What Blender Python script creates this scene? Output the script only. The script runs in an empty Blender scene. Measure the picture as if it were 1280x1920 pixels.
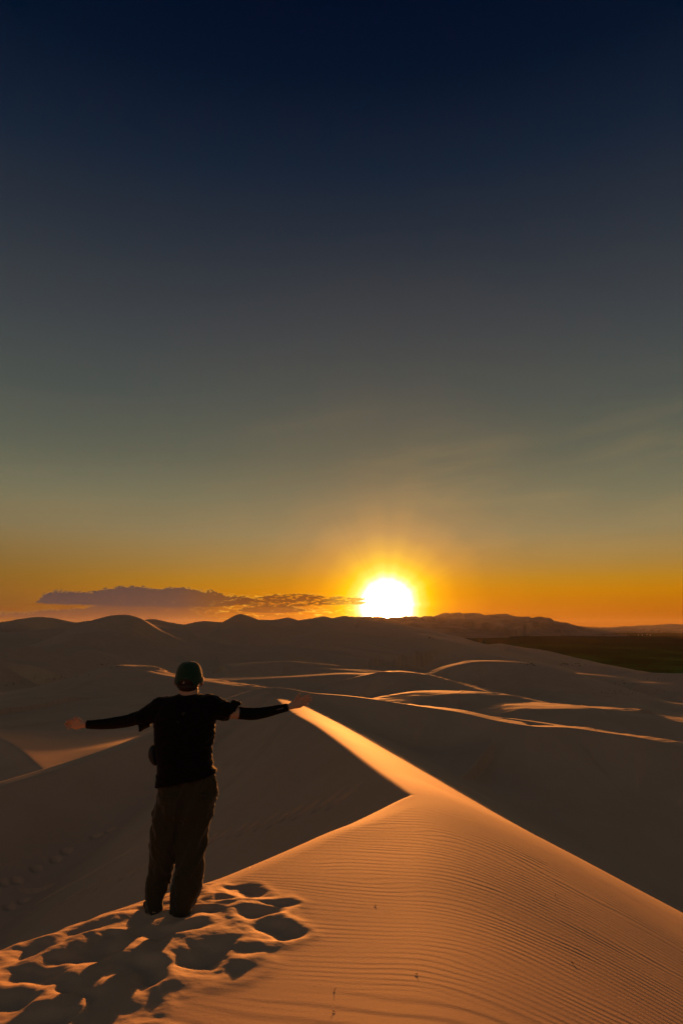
import bpy, bmesh, math, random
import numpy as np
from mathutils import Vector, Matrix, noise as mnoise

random.seed(7)
rng = np.random.default_rng(7)
S = bpy.context.scene
COL = S.collection

# ---------------------------------------------------------------- camera
FPX = 1280.0                       # focal length in pixels of the 1280x1920 photograph (24 mm lens)
TH = math.atan(215.0 / FPX)        # camera tilted up: the level horizon lies at y = 1175
CT, ST = math.cos(TH), math.sin(TH)
cd = bpy.data.cameras.new('camera')
cam = bpy.data.objects.new('camera', cd)
COL.objects.link(cam)
cam.location = (0, 0, 0)
cam.rotation_euler = (math.pi / 2 + TH, 0, 0)
cd.sensor_fit = 'VERTICAL'; cd.sensor_height = 36.0; cd.sensor_width = 24.0; cd.lens = 24.0
cd.clip_start = 0.05; cd.clip_end = 60000
S.camera = cam
S.render.resolution_x = 682; S.render.resolution_y = 1024

# ---------------------------------------------------------------- exposure
S.view_settings.view_transform = 'Standard'
S.view_settings.look = 'None'
S.view_settings.gamma = 1.0
S.view_settings.use_curve_mapping = False
EXPO = 2.0
S.view_settings.exposure = EXPO
KE = 2.0 ** (-EXPO)

# ---------------------------------------------------------------- sun
SUN_AZ = math.atan((724 - 640) / FPX)            # right of the view axis
SUN_EL = math.radians(1.12)
sdir = Vector((math.sin(SUN_AZ) * math.cos(SUN_EL), math.cos(SUN_AZ) * math.cos(SUN_EL), math.sin(SUN_EL)))
sl = bpy.data.lights.new('sun', 'SUN')
sl.energy = 1.95; sl.angle = math.radians(0.53); sl.color = (1.0, 0.32, 0.06)
so = bpy.data.objects.new('sun', sl); COL.objects.link(so)
so.rotation_euler = sdir.to_track_quat('Z', 'Y').to_euler()
so.location = (0, 0, 40)

# ---------------------------------------------------------------- sky
def lin(c):
    return tuple(((v / 255.0) / 12.92 if v / 255.0 <= 0.04045 else ((v / 255.0 + 0.055) / 1.055) ** 2.4) for v in c)

W = bpy.data.worlds.new('World'); S.world = W; W.use_nodes = True
wn = W.node_tree; wn.nodes.clear()
class NB:
    def __init__(s, t): s.t = t
    def new(s, ty, **kw):
        n = s.t.nodes.new(ty)
        for k, v in kw.items(): setattr(n, k, v)
        return n
    def put(s, inp, v):
        if v is None: return
        if hasattr(v, 'is_output') or isinstance(v, bpy.types.NodeSocket): s.t.links.new(v, inp)
        else: inp.default_value = v
    def m(s, op, a, b=None, c=None, clamp=False):
        n = s.new('ShaderNodeMath', operation=op, use_clamp=clamp)
        s.put(n.inputs[0], a); s.put(n.inputs[1], b); s.put(n.inputs[2], c)
        return n.outputs[0]
    def ramp(s, fac, stops, interp='LINEAR'):
        n = s.new('ShaderNodeValToRGB'); r = n.color_ramp; r.interpolation = interp
        while len(r.elements) < len(stops): r.elements.new(0.5)
        for e, (p, c) in zip(r.elements, stops):
            e.position = p; e.color = (c[0], c[1], c[2], 1)
        s.put(n.inputs[0], fac); return n.outputs[0]
    def curve(s, fac, pts):
        n = s.new('ShaderNodeFloatCurve'); c = n.mapping.curves[0]
        while len(c.points) < len(pts): c.points.new(0.5, 0.5)
        for p, (x, y) in zip(c.points, pts): p.location = (x, y); p.handle_type = 'AUTO'
        n.mapping.update(); s.put(n.inputs['Value'], fac); return n.outputs[0]
    def mix(s, f, a, b, bt='MIX', clamp=False):
        n = s.new('ShaderNodeMix', data_type='RGBA', blend_type=bt, clamp_result=clamp)
        s.put(n.inputs[0], f); s.put(n.inputs[6], a); s.put(n.inputs[7], b)
        return n.outputs[2]
    def smooth(s, v, a, b, lo=0.0, hi=1.0):
        n = s.new('ShaderNodeMapRange', interpolation_type='SMOOTHSTEP')
        s.put(n.inputs[0], v); n.inputs[1].default_value = a; n.inputs[2].default_value = b
        n.inputs[3].default_value = lo; n.inputs[4].default_value = hi
        return n.outputs[0]
    def noise(s, vec, scale, detail=4, rough=0.55, dist=0.0):
        n = s.new('ShaderNodeTexNoise'); s.put(n.inputs['Vector'], vec)
        n.inputs['Scale'].default_value = scale; n.inputs['Detail'].default_value = detail
        n.inputs['Roughness'].default_value = rough; n.inputs['Distortion'].default_value = dist
        return n.outputs[0]
    def comb(s, x, y, z):
        n = s.new('ShaderNodeCombineXYZ'); s.put(n.inputs[0], x); s.put(n.inputs[1], y); s.put(n.inputs[2], z)
        return n.outputs[0]

b = NB(wn)
tc = b.new('ShaderNodeTexCoord')
sx = b.new('ShaderNodeSeparateXYZ'); wn.links.new(tc.outputs['Generated'], sx.inputs[0])
X, Y, Z = sx.outputs
EL = b.m('DEGREES', b.m('ARCSINE', Z))
AZ = b.m('DEGREES', b.m('ARCTAN2', X, Y))
def c4(rgb, k=1.0):
    l = lin(rgb); return (l[0] * k, l[1] * k, l[2] * k, 1)
SKY = [(-3, (112, 52, 6)), (0.0, (140, 66, 0)), (1.2, (172, 92, 0)), (2.8, (186, 118, 0)), (3.8, (176, 124, 26)), (5.2, (158, 124, 62)),
       (7.6, (138, 124, 88)), (10.6, (114, 112, 88)), (14, (92, 96, 82)), (18.5, (74, 81, 77)), (24, (60, 66, 70)),
       (30, (42, 50, 60)), (36, (20, 34, 52)), (42, (3, 19, 40)), (48, (0, 11, 34)), (60, (2, 13, 34)), (75, (8, 19, 40)), (90, (14, 26, 46))]
f_el = b.m('DIVIDE', b.m('ADD', EL, 3.0), 93.0, clamp=True)
front = b.ramp(f_el, [((e + 3) / 93.0, lin(c)) for e, c in SKY])
lw = b.m('MULTIPLY', b.smooth(AZ, -2, -34), b.smooth(EL, 12, 1))
front = b.mix(b.m('MULTIPLY', lw, 0.8), front, c4((96, 74, 44)))
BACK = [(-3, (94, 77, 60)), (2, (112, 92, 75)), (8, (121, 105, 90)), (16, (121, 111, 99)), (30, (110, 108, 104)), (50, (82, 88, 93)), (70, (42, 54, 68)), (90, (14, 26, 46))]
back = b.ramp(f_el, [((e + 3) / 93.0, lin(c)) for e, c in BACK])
dotn = b.new('ShaderNodeVectorMath', operation='DOT_PRODUCT')
GLC = Vector((math.sin(SUN_AZ) * math.cos(math.radians(1.75)), math.cos(SUN_AZ) * math.cos(math.radians(1.75)), math.sin(math.radians(1.75))))
wn.links.new(tc.outputs['Generated'], dotn.inputs[0]); dotn.inputs[1].default_value = GLC
ANG = b.m('DEGREES', b.m('ARCCOSINE', b.m('MINIMUM', dotn.outputs['Value'], 0.9999999)))
tv = b.new('ShaderNodeVectorMath', operation='NORMALIZE')
tvn = b.comb(b.m('SUBTRACT', AZ, math.degrees(SUN_AZ)), b.m('SUBTRACT', EL, 1.75), 0.0); wn.links.new(tvn, tv.inputs[0])
rayn = b.m('SUBTRACT', b.noise(tv.outputs[0], 3.2, 3, 0.6), 0.5)
ANGC = ANG
ANG = b.m('MULTIPLY', ANG, b.m('ADD', 1.0, b.m('MULTIPLY', b.m('MULTIPLY', rayn, b.smooth(ANG, 1.4, 2.6)), 0.30)))
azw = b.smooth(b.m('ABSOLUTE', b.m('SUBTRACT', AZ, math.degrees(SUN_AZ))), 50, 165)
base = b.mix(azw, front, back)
# thin high cirrus: faint streaks
cv = b.comb(b.m('MULTIPLY', AZ, 0.035), b.m('ADD', b.m('MULTIPLY', EL, 0.22), b.m('MULTIPLY', AZ, -0.02)), 3.1)
ci = b.smooth(b.noise(cv, 2.2, 5, 0.55, 0.4), 0.42, 0.8)
ciw = b.m('MULTIPLY', ci, b.m('MULTIPLY', b.smooth(EL, 3.5, 8), b.smooth(EL, 22, 10)))
ciw = b.m('MULTIPLY', ciw, b.smooth(AZ, -14, 12, 0.25, 1.0))
base = b.mix(b.m('MULTIPLY', ciw, 0.17), base, c4((190, 158, 96)))
# glow of the sun
def glow(stops, col):
    v = b.ramp(b.m('DIVIDE', ANG, 40.0, clamp=True), [(a / 40.0, (v,) * 3) for a, v in stops])
    n = b.new('ShaderNodeMix', data_type='RGBA', blend_type='MIX')
    n.inputs[6].default_value = (0, 0, 0, 1); n.inputs[7].default_value = col
    wn.links.new(v, n.inputs[0]); return n.outputs[2]
def radial(stops):
    return b.ramp(b.m('DIVIDE', ANG, 40.0, clamp=True), [(a / 40.0, c) for a, c in stops], 'LINEAR')
halo = radial([(0, (1500, 500, 100)), (1.0, (800, 260, 54)), (1.5, (120, 50, 18)), (1.9, (5, 3.6, 2.0)), (2.3, (1.6, 1.2, .5)), (2.8, (1.05, .72, .10)), (3.6, (.78, .44, .0)),
               (4.6, (.52, .23, 0.0)), (6.0, (.28, .10, 0)), (8.5, (.10, .032, 0)), (12, (.035, .013, 0.0)), (20, (.008, .004, 0)), (30, (0, 0, 0))])
# clouds over the dunes on the left: bands in azimuth and elevation, edges broken by noise
PXD = 22.6                                                     # photo pixels per degree near the horizon
def az_of(px): return math.degrees(math.atan((px - 640) / FPX))
def el_of(py): return math.degrees(math.atan((1175 - py) / (FPX / CT)))
nv = b.comb(b.m('MULTIPLY', AZ, 0.9), b.m('MULTIPLY', EL, 1.8), 0.0)
n1 = b.noise(nv, 1.3, 6, 0.62, 0.3)
n2 = b.noise(nv, 5.0, 5, 0.6, 0.5)
wob = b.m('ADD', b.m('MULTIPLY', b.m('SUBTRACT', n1, 0.5), 0.95), b.m('MULTIPLY', b.m('SUBTRACT', n2, 0.5), 0.8))
fa = b.m('DIVIDE', b.m('ADD', AZ, 30.0), 40.0, clamp=True)
def prof(pts):                                                  # [(px, py)] -> elevation in degrees
    return b.m('MULTIPLY', b.curve(fa, [((az_of(px) + 30) / 40.0, max(0.0, min(1, (el_of(py) + 1) / 5.0))) for px, py in pts]), 5.0)
def band(top, bot, ts, bs, wk=1.0):
    t = b.m('SUBTRACT', prof(top), 1.0); o = b.m('SUBTRACT', prof(bot), 1.0)
    e = b.m('ADD', EL, b.m('MULTIPLY', wob, wk))
    up = b.smooth(b.m('SUBTRACT', t, e), 0.0, ts)
    dn = b.smooth(b.m('SUBTRACT', b.m('ADD', EL, b.m('MULTIPLY', wob, wk * 0.25)), o), 0.0, bs)
    return b.m('MULTIPLY', up, dn), up
m1, up1 = band([(0, 1190), (60, 1152), (76, 1128), (95, 1116), (130, 1111), (165, 1113), (200, 1107), (245, 1101), (290, 1105), (330, 1102), (390, 1108), (430, 1116), (470, 1120), (500, 1136), (540, 1190), (700, 1190)],
               [(0, 1120), (60, 1134), (80, 1137), (160, 1139), (260, 1141), (380, 1141), (430, 1139), (460, 1133), (490, 1128), (540, 1120), (700, 1120)], 0.10, 0.16)
m2, up2 = band([(0, 1150), (50, 1149), (110, 1144), (150, 1142), (190, 1134), (240, 1128), (330, 1126), (400, 1132), (440, 1142), (480, 1165), (520, 1190), (700, 1190)],
               [(0, 1166), (60, 1168), (110, 1172), (240, 1176), (380, 1176), (440, 1160), (480, 1150), (700, 1150)], 0.16, 0.5, 0.8)
m2 = b.m('MULTIPLY', m2, b.smooth(AZ, az_of(470), az_of(340)))
m3, up3 = band([(0, 1190), (380, 1190), (396, 1140), (430, 1126), (470, 1120), (500, 1117), (540, 1112), (580, 1113), (620, 1118), (660, 1119), (690, 1121), (720, 1190)],
               [(0, 1100), (380, 1125), (410, 1134), (470, 1138), (520, 1141), (560, 1140), (600, 1137), (640, 1136), (690, 1134), (730, 1100)], 0.08, 0.12, 0.55)
hol = b.smooth(b.noise(b.comb(b.m('MULTIPLY', AZ, 1.3), b.m('MULTIPLY', EL, 6.0), 9.0), 1.2, 5, 0.6, 0.5), 0.40, 0.50)
m3 = b.m('MULTIPLY', m3, b.m('MAXIMUM', hol, 0.12))
m4, up4 = band([(0, 1190), (420, 1190), (445, 1144), (480, 1136), (530, 1134), (570, 1141), (610, 1190), (700, 1190)],
               [(0, 1100), (430, 1140), (460, 1149), (510, 1151), (560, 1149), (610, 1130), (700, 1100)], 0.08, 0.10, 0.7)
wisp = b.smooth(b.noise(b.comb(b.m('MULTIPLY', AZ, 0.35), b.m('MULTIPLY', EL, 2.4), 2.0), 1.6, 6, 0.6, 0.6), 0.46, 0.60)
wz = b.m('MULTIPLY', b.m('MULTIPLY', b.smooth(EL, 2.2, 1.4), b.smooth(EL, -0.3, 0.3)), b.m('MULTIPLY', b.smooth(AZ, 1, -4), b.smooth(AZ, -33, -24)))
wisp = b.m('MULTIPLY', wisp, wz)
fcol = b.ramp(fa, [(0, lin((66, 60, 66))), ((az_of(330) + 30) / 40, lin((68, 58, 58))), ((az_of(400) + 30) / 40, lin((96, 60, 34))),
                   ((az_of(470) + 30) / 40, lin((92, 46, 8))), ((az_of(600) + 30) / 40, lin((110, 54, 4))), ((az_of(680) + 30) / 40, lin((255, 190, 60)))])
low = b.smooth(EL, 1.9, 0.4)
fcol = b.mix(b.m('MULTIPLY', low, 0.55), fcol, c4((128, 74, 38)))
fcol = b.mix(b.m('MULTIPLY', b.smooth(n2, 0.35, 0.7), 0.25), fcol, c4((98, 76, 68)))
sky = b.mix(b.m('MULTIPLY', wisp, 0.75), base, c4((128, 72, 26)))
wb = b.smooth(b.noise(b.comb(b.m('MULTIPLY', AZ, 0.9), b.m('MULTIPLY', EL, 4.2), 5.0), 1.5, 6, 0.62, 0.8), 0.53, 0.64)
wb = b.m('MULTIPLY', wb, b.m('MULTIPLY', b.m('MULTIPLY', b.smooth(EL, 2.9, 2.3), b.smooth(EL, 0.3, 1.0)), b.m('MULTIPLY', b.smooth(AZ, 2.5, 0.5), b.smooth(AZ, -14, -10))))
sky = b.mix(b.m('MULTIPLY', wb, 0.8), sky, c4((250, 186, 60)))
sky = b.mix(1.0, sky, halo, 'ADD')
rim_w = b.smooth(AZ, -20, -4, 0.16, 1.0)
def add_cloud(sky, mask, up, op=0.92):
    edge = b.m('MULTIPLY', b.m('MULTIPLY', mask, b.m('SUBTRACT', 1.0, up)), 4.0, clamp=True)
    edge = b.m('ADD', edge, b.m('MULTIPLY', b.smooth(n1, 0.55, 0.75), 0.16), clamp=True)
    col = b.mix(b.m('MULTIPLY', edge, rim_w), fcol, c4((255, 196, 70), 1.1))
    return b.mix(b.m('MULTIPLY', mask, op), sky, col)
sky = add_cloud(sky, m2, up2, 0.78)
sky = add_cloud(sky, m1, up1, 0.95)
sky = add_cloud(sky, m4, up4, 0.8)
sky = add_cloud(sky, m3, up3, 0.95)
bg = b.new('ShaderNodeBackground'); wn.links.new(sky, bg.inputs[0]); bg.inputs[1].default_value = KE
# a share of physical twilight sky under it
nis = b.new('ShaderNodeTexSky'); nis.sky_type = 'NISHITA'; nis.sun_disc = False
nis.sun_elevation = SUN_EL; nis.sun_rotation = SUN_AZ; nis.altitude = 1200
bg2 = b.new('ShaderNodeBackground'); wn.links.new(nis.outputs[0], bg2.inputs[0]); bg2.inputs[1].default_value = 0.0
ad = b.new('ShaderNodeAddShader'); wn.links.new(bg.outputs[0], ad.inputs[0]); wn.links.new(bg2.outputs[0], ad.inputs[1])
wo = b.new('ShaderNodeOutputWorld'); wn.links.new(bg.outputs[0], wo.inputs[0])

# ================================================================ helpers
def U(px, py, D):
    """point at forward distance D that the photograph shows at (px, py)"""
    xc = (px - 640) / FPX; yc = (960 - py) / FPX
    dy = CT - yc * ST; dz = ST + yc * CT
    return Vector((xc * D / dy, D, dz * D / dy))
def UD(px, py):
    v = U(px, py, 1.0); return v
def fade(t): return t * t * t * (t * (t * 6 - 15) + 10)
def perlin(x, y, seed=0):
    xi = np.floor(x).astype(np.int64); yi = np.floor(y).astype(np.int64)
    xf = x - xi; yf = y - yi
    def g(ix, iy, dx, dy):
        h = (ix * 374761393 + iy * 668265263 + seed * 974711) & 0xffffffff
        h = ((h ^ (h >> 13)) * 1274126177) & 0xffffffff
        a = ((h ^ (h >> 16)) & 0xffff) * (2 * math.pi / 65536.0)
        return np.cos(a) * dx + np.sin(a) * dy
    u = fade(xf); v = fade(yf)
    a = g(xi, yi, xf, yf); bb = g(xi + 1, yi, xf - 1, yf)
    c = g(xi, yi + 1, xf, yf - 1); d = g(xi + 1, yi + 1, xf - 1, yf - 1)
    return (a + u * (bb - a)) * (1 - v) + (c + u * (d - c)) * v
def fbm(x, y, o=3, seed=0):
    s = 0; a = 1.0
    for i in range(o):
        s = s + a * perlin(x * 2 ** i + 17.3 * i, y * 2 ** i - 9.1 * i, seed + i); a *= 0.5
    return s
def sstep(x, a, b_):
    t = np.clip((x - a) / (b_ - a), 0, 1); return t * t * (3 - 2 * t)
def smax(a, b_, k):
    h = np.clip(0.5 + 0.5 * (a - b_) / k, 0, 1)
    return b_ + (a - b_) * h + k * h * (1 - h)
def catmull(P, n):
    P = np.array(P, float); out = []
    Q = np.vstack([2 * P[0] - P[1], P, 2 * P[-1] - P[-2]])
    for i in range(1, len(Q) - 2):
        p0, p1, p2, p3 = Q[i - 1], Q[i], Q[i + 1], Q[i + 2]
        for k in range(n):
            t = k / n
            out.append(0.5 * (2 * p1 + (p2 - p0) * t + (2 * p0 - 5 * p1 + 4 * p2 - p3) * t * t + (3 * p1 - p0 - 3 * p2 + p3) * t ** 3))
    out.append(Q[-2]); return np.array(out)
def nearest(poly, x, y):
    """distance, crest height and signed side (-1 = right of travel, camera side) to a polyline"""
    best = np.full(x.shape, 1e18); zc = np.zeros(x.shape); sd = np.zeros(x.shape)
    for a, c in zip(poly[:-1], poly[1:]):
        dx, dy = c[0] - a[0], c[1] - a[1]; L2 = dx * dx + dy * dy + 1e-12
        t = np.clip(((x - a[0]) * dx + (y - a[1]) * dy) / L2, 0, 1)
        ex = x - (a[0] + t * dx); ey = y - (a[1] + t * dy)
        d2 = ex * ex + ey * ey
        m = d2 < best
        if not m.any(): continue
        best[m] = d2[m]; zc[m] = (a[2] + t * (c[2] - a[2]))[m]
        cr = (dx * ey - dy * ex) / math.sqrt(L2)
        sd[m] = (cr / np.sqrt(d2 + 1e-9))[m]
    return np.sqrt(best), zc, sd
def profile(d, s, L, smin):
    return smin * d + (s - smin) * L * (1 - np.exp(-d / L))

# ================================================================ terrain as ONE height function of (x, y)
# ridges: photo crest line with distances, (front slope, scale, foot slope), (back slope near crest, length, slope beyond), crest rounding
RD = {}
def ridge(name, pts, front=(.5, 20, .1), back=(.1, 5, .35), w=0.3, sub=4, k=2.0, xm=None):
    if min(p[2] for p in pts) > 50:
        far_ = min(p[2] for p in pts) > 300
        w *= 1.1 if far_ else 3.2
        if name not in ('apron', 'left_far'):
            front = (front[0] * .8, front[1] * .9, min(front[2], .016))
            back = (max(back[0], .12), back[1], back[2]) if far_ else (.05, back[1] * 1.3, max(back[2], .25))
    RD[name] = dict(xm=xm, Dm=min(p[2] for p in pts) if name != 'apron' else 0, p=catmull([tuple(U(*p)) for p in pts], sub), f=front, b=back, w=w, k=k)
ridge('right', [(500, 1301, 43), (540, 1298, 43), (580, 1300, 43), (640, 1304, 43), (700, 1311, 43), (790, 1325, 43), (860, 1336, 42), (930, 1352, 41), (1000, 1362, 40), (1060, 1364, 41),
                (1120, 1372, 40.5), (1200, 1384, 40), (1280, 1404, 38.5), (1400, 1450, 36), (1700, 1600, 30)], (.47, 40, .2), (.09, 2.2, .4), .12, 4, 1.2)
ridge('right_step', [(850, 1334, 46.5), (960, 1348, 48), (1040, 1360, 46), (1096, 1369, 43)], (.09, 50, .09), (.1, .8, .6), .1, 4, .3)
ridge('left', [(-900, 1760, 18), (-500, 1640, 22), (-200, 1541, 26.5), (0, 1476, 30), (150, 1430, 33), (280, 1385, 36), (370, 1352, 38.3), (430, 1328, 40), (470, 1311, 41.2), (505, 1300, 42)],
      (.64, 30, .2), (.14, 1.2, .45), .08, 5, 1.6)
ridge('left_far', [(-400, 1300, 72), (-200, 1330, 64), (-60, 1362, 55), (0, 1383, 50), (40, 1407, 45), (75, 1440, 40), (100, 1475, 36)], (.6, 20, .2), (.12, 8, .34), .2, 5, .8)
ridge('peak_left', [(-300, 1345, 92), (-150, 1322, 92), (0, 1300, 92), (60, 1289, 92), (140, 1268, 92), (200, 1250, 92), (228, 1248, 92), (260, 1256, 91), (326, 1271, 90), (380, 1278, 88), (430, 1287, 87), (480, 1306, 85), (540, 1345, 83)],
      (.30, 9, .06), (.1, 3, .4), .35, 4, 2)
ridge('apron', [(90, 1307, 77), (140, 1312, 74), (220, 1335, 66), (300, 1362, 58), (380, 1385, 50)], (.055, 50, .055), (.03, 8, .3), .8, 3, .8, -9.0)
ridge('k1', [(380, 1275, 190), (430, 1255, 190), (480, 1247, 195), (545, 1241, 200), (585, 1253, 195), (640, 1258, 190), (700, 1266, 185)], (.3, 15, .08), (.1, 8, .3), .8)
ridge('k2', [(300, 1296, 138), (380, 1280, 140), (460, 1274, 145), (560, 1269, 150), (640, 1264, 150), (700, 1270, 148)], (.3, 12, .08), (.1, 8, .3), .6)
ridge('f1', [(560, 1290, 138), (620, 1280, 138), (685, 1265, 137), (719, 1259, 136), (745, 1266, 134), (771, 1279, 130), (817, 1299, 119), (850, 1314, 110)], (.42, 14, .08), (.12, 6, .35), .5)
ridge('g2', [(720, 1334, 75), (760, 1325, 78), (794, 1313, 82), (829, 1302, 85), (864, 1300, 86), (910, 1317, 82), (956, 1333, 78), (1002, 1346, 72)], (.42, 14, .08), (.1, 4, .3), .4)
ridge('h1', [(990, 1350, 68), (1043, 1334, 72), (1118, 1329, 76), (1176, 1340, 74), (1280, 1354, 72), (1450, 1370, 70)], (.4, 14, .08), (.1, 4, .3), .35)
ridge('h2', [(1043, 1334, 72), (1066, 1345, 66), (1100, 1370, 56)], (.5, 14, .1), (.2, 4, .35), .25)
ridge('f2', [(760, 1285, 190), (800, 1270, 190), (840, 1253, 190), (880, 1244, 190), (910, 1241, 190), (945, 1244, 187), (979, 1259, 178), (1031, 1299, 152), (1118, 1325, 130), (1205, 1340, 118), (1320, 1352, 110)],
      (.42, 20, .08), (.1, 6, .3), .6)
ridge('i1', [(985, 1276, 225), (1020, 1266, 232), (1060, 1262, 240), (1118, 1268, 235), (1176, 1279, 225), (1280, 1299, 205), (1450, 1320, 200)], (.4, 20, .08), (.1, 8, .3), .7)
ridge('j1', [(1060, 1314, 158), (1100, 1306, 165), (1147, 1315, 160), (1222, 1317, 160), (1280, 1331, 150), (1450, 1340, 150)], (.38, 16, .08), (.1, 6, .3), .5)
ridge('e1', [(480, 1228, 430), (520, 1214, 430), (560, 1206, 435), (640, 1200, 440), (700, 1197, 442), (760, 1196, 445), (805, 1198, 445), (850, 1206, 440), (900, 1222, 425), (950, 1236, 405), (1000, 1251, 375)],
      (.34, 30, .07), (.1, 20, .3), 1.5, 4, 4)
ridge('kk', [(840, 1202, 700), (880, 1211, 650), (915, 1209, 645), (940, 1207, 640), (965, 1213, 630), (1015, 1231, 560), (1070, 1243, 520), (1130, 1250, 500)], (.3, 40, .08), (.1, 20, .25), 2, 4, 5)
ridge('l2', [(1120, 1272, 420), (1180, 1265, 450), (1210, 1262, 460), (1280, 1262, 460), (1450, 1266, 460)], (.25, 20, .05), (.06, 20, .3), 1.5, 3, 4)
ridge('l3', [(1010, 1240, 640), (1040, 1236, 660), (1100, 1243, 620), (1160, 1255, 560)], (.12, 20, .03), (.05, 20, .2), 1.5, 3, 4)
ridge('big_hill', [(-200, 1270, 350), (0, 1229, 350), (60, 1209, 350), (110, 1190, 350), (160, 1168, 350), (200, 1156, 350), (235, 1153, 350), (265, 1160, 350), (300, 1181, 350), (350, 1203, 350), (400, 1214, 350), (450, 1219, 350), (540, 1223, 350), (610, 1238, 350)],
      (.36, 45, .06), (.14, 25, .3), 1.6, 4, 5)
ridge('sky_left', [(-400, 1168, 700), (-100, 1174, 700), (0, 1166, 700), (50, 1159, 700), (90, 1158, 700), (130, 1166, 690), (150, 1167, 690), (175, 1164, 700), (210, 1170, 690), (260, 1185, 650)], (.3, 60, .08), (.1, 30, .3), 3, 4, 6)
ridge('sky_left_b', [(-300, 1195, 560), (0, 1185, 560), (90, 1179, 560), (160, 1182, 560), (200, 1190, 540)], (.3, 50, .08), (.1, 30, .3), 2, 3, 6)
ridge('peak_far', [(330, 1186, 650), (370, 1179, 650), (400, 1176, 650), (425, 1162, 650), (448, 1151, 650), (470, 1157, 650), (505, 1171, 650), (560, 1183, 650), (610, 1192, 650)], (.4, 50, .08), (.2, 20, .35), 1.2, 4, 5)
ridge('sky_mid', [(255, 1168, 760), (285, 1160, 780), (315, 1166, 780), (350, 1176, 760), (400, 1182, 740)], (.35, 60, .08), (.1, 30, .3), 2, 4, 5)
ridge('sky_far', [(340, 1172, 900), (378, 1164, 920), (420, 1166, 930), (480, 1162, 960), (510, 1163, 980), (528, 1160, 990), (541, 1157.5, 1000), (556, 1162, 1010), (572, 1163.5, 1020), (584, 1159.5, 1050), (594, 1161.5, 1050), (606, 1155.5, 1060), (620, 1160, 1080), (634, 1157.5, 1090), (646, 1154.5, 1100), (662, 1158, 1100), (680, 1161, 1100),
                  (720, 1166, 1080), (770, 1176, 1000), (830, 1192, 900)], (.35, 60, .08), (.15, 30, .3), 1.0, 4, 3)
ridge('mid_far', [(380, 1200, 500), (440, 1193, 520), (500, 1188, 540), (560, 1192, 560), (610, 1184, 600), (650, 1180, 640), (700, 1177, 660), (745, 1181, 660), (800, 1192, 620), (850, 1203, 560)], (.35, 50, .08), (.15, 20, .3), 1.6, 4, 5)
ridge('streak', [(275, 1168, 470), (310, 1178, 455), (350, 1190, 440), (400, 1203, 420), (470, 1212, 400), (540, 1216, 390)], (.2, 40, .08), (.12, 20, .3), 2, 4, 5)

# spine of the foreground dune: from under the camera to the cusp at (770,1490), then along the crest to the peak
_sp = [(-6.0, -60.0, 1.0), (-2.0, -20.0, -0.6), (-.5, -5.0, -1.40), (0.0, 0.0, -1.58), (.45, 4.5, -1.92)] + [tuple(U(*p)) for p in
      [(770, 1490, 9.6), (700, 1440, 12.5), (640, 1395, 17), (590, 1360, 23), (545, 1334, 30), (512, 1306, 41)]] + [(-3.5, 60, -10.0), (-3, 120, -40)]
_sp = [(p[0], p[1], p[2]) for p in _sp]
_spd = np.array(_sp)
_fine = []
def pchip(xs, ys, xq):
    xs = np.array(xs); ys = np.array(ys); h = np.diff(xs); dl = np.diff(ys) / h
    m = np.zeros(len(xs)); m[0] = dl[0]; m[-1] = dl[-1]
    for i in range(1, len(xs) - 1):
        m[i] = 0 if dl[i - 1] * dl[i] <= 0 else (h[i - 1] + h[i]) * 1.0 / ((h[i] + 2 * h[i - 1]) / (3 * dl[i]) * 1 + (2 * h[i] + h[i - 1]) / (3 * dl[i - 1]))
        if dl[i - 1] * dl[i] > 0:
            w1 = 2 * h[i] + h[i - 1]; w2 = h[i] + 2 * h[i - 1]
            m[i] = (w1 + w2) / (w1 / dl[i - 1] + w2 / dl[i])
    i = np.clip(np.searchsorted(xs, xq) - 1, 0, len(xs) - 2)
    t = np.clip((xq - xs[i]) / h[i], 0, 1); t2 = t * t; t3 = t2 * t
    return (2 * t3 - 3 * t2 + 1) * ys[i] + (t3 - 2 * t2 + t) * h[i] * m[i] + (-2 * t3 + 3 * t2) * ys[i + 1] + (t3 - t2) * h[i] * m[i + 1]
def A_surf(x, y):
    xs = pchip(_spd[:, 1], _spd[:, 0], y); zs = pchip(_spd[:, 1], _spd[:, 2], y)
    u = x - xs
    far = sstep(y, 20, 40)
    w = 1.05 - .35 * sstep(y, 4, 13) + .8 * sstep(y, 20, 42); s = .53 - .11 * far
    up = np.maximum(u, 0); un = np.maximum(-u, 0)
    g = s * (np.sqrt(up * up + w * w) - w)
    l = .035 * un * (1 - sstep(y, 9, 12))
    return zs - g - l
def hitA(px, py):
    d = UD(px, py); lo, hi = 1.0, 60.0
    ds = np.linspace(1.2, 45, 6000)
    zz = A_surf(d.x * ds, ds) - d.z * ds
    i = np.argmax(zz > 0)
    return Vector((d.x * ds[i], ds[i], d.z * ds[i]))
_c0 = [(0, 1762), (70, 1738), (150, 1708), (220, 1684), (280, 1664), (380, 1638), (450, 1612), (520, 1584), (600, 1551), (660, 1531), (715, 1511), (750, 1497)]
_c0 = [tuple(hitA(*p)) for p in _c0]
_cut = [(-60, -40), (-20, -8), (-9, -1.0), (-4.5, 2.4)] + [(p[0], p[1]) for p in _c0] + [(p[0], p[1]) for p in _sp[5:11]]
CREST = catmull([(p[0], p[1], 0) for p in _cut], 5)
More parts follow.
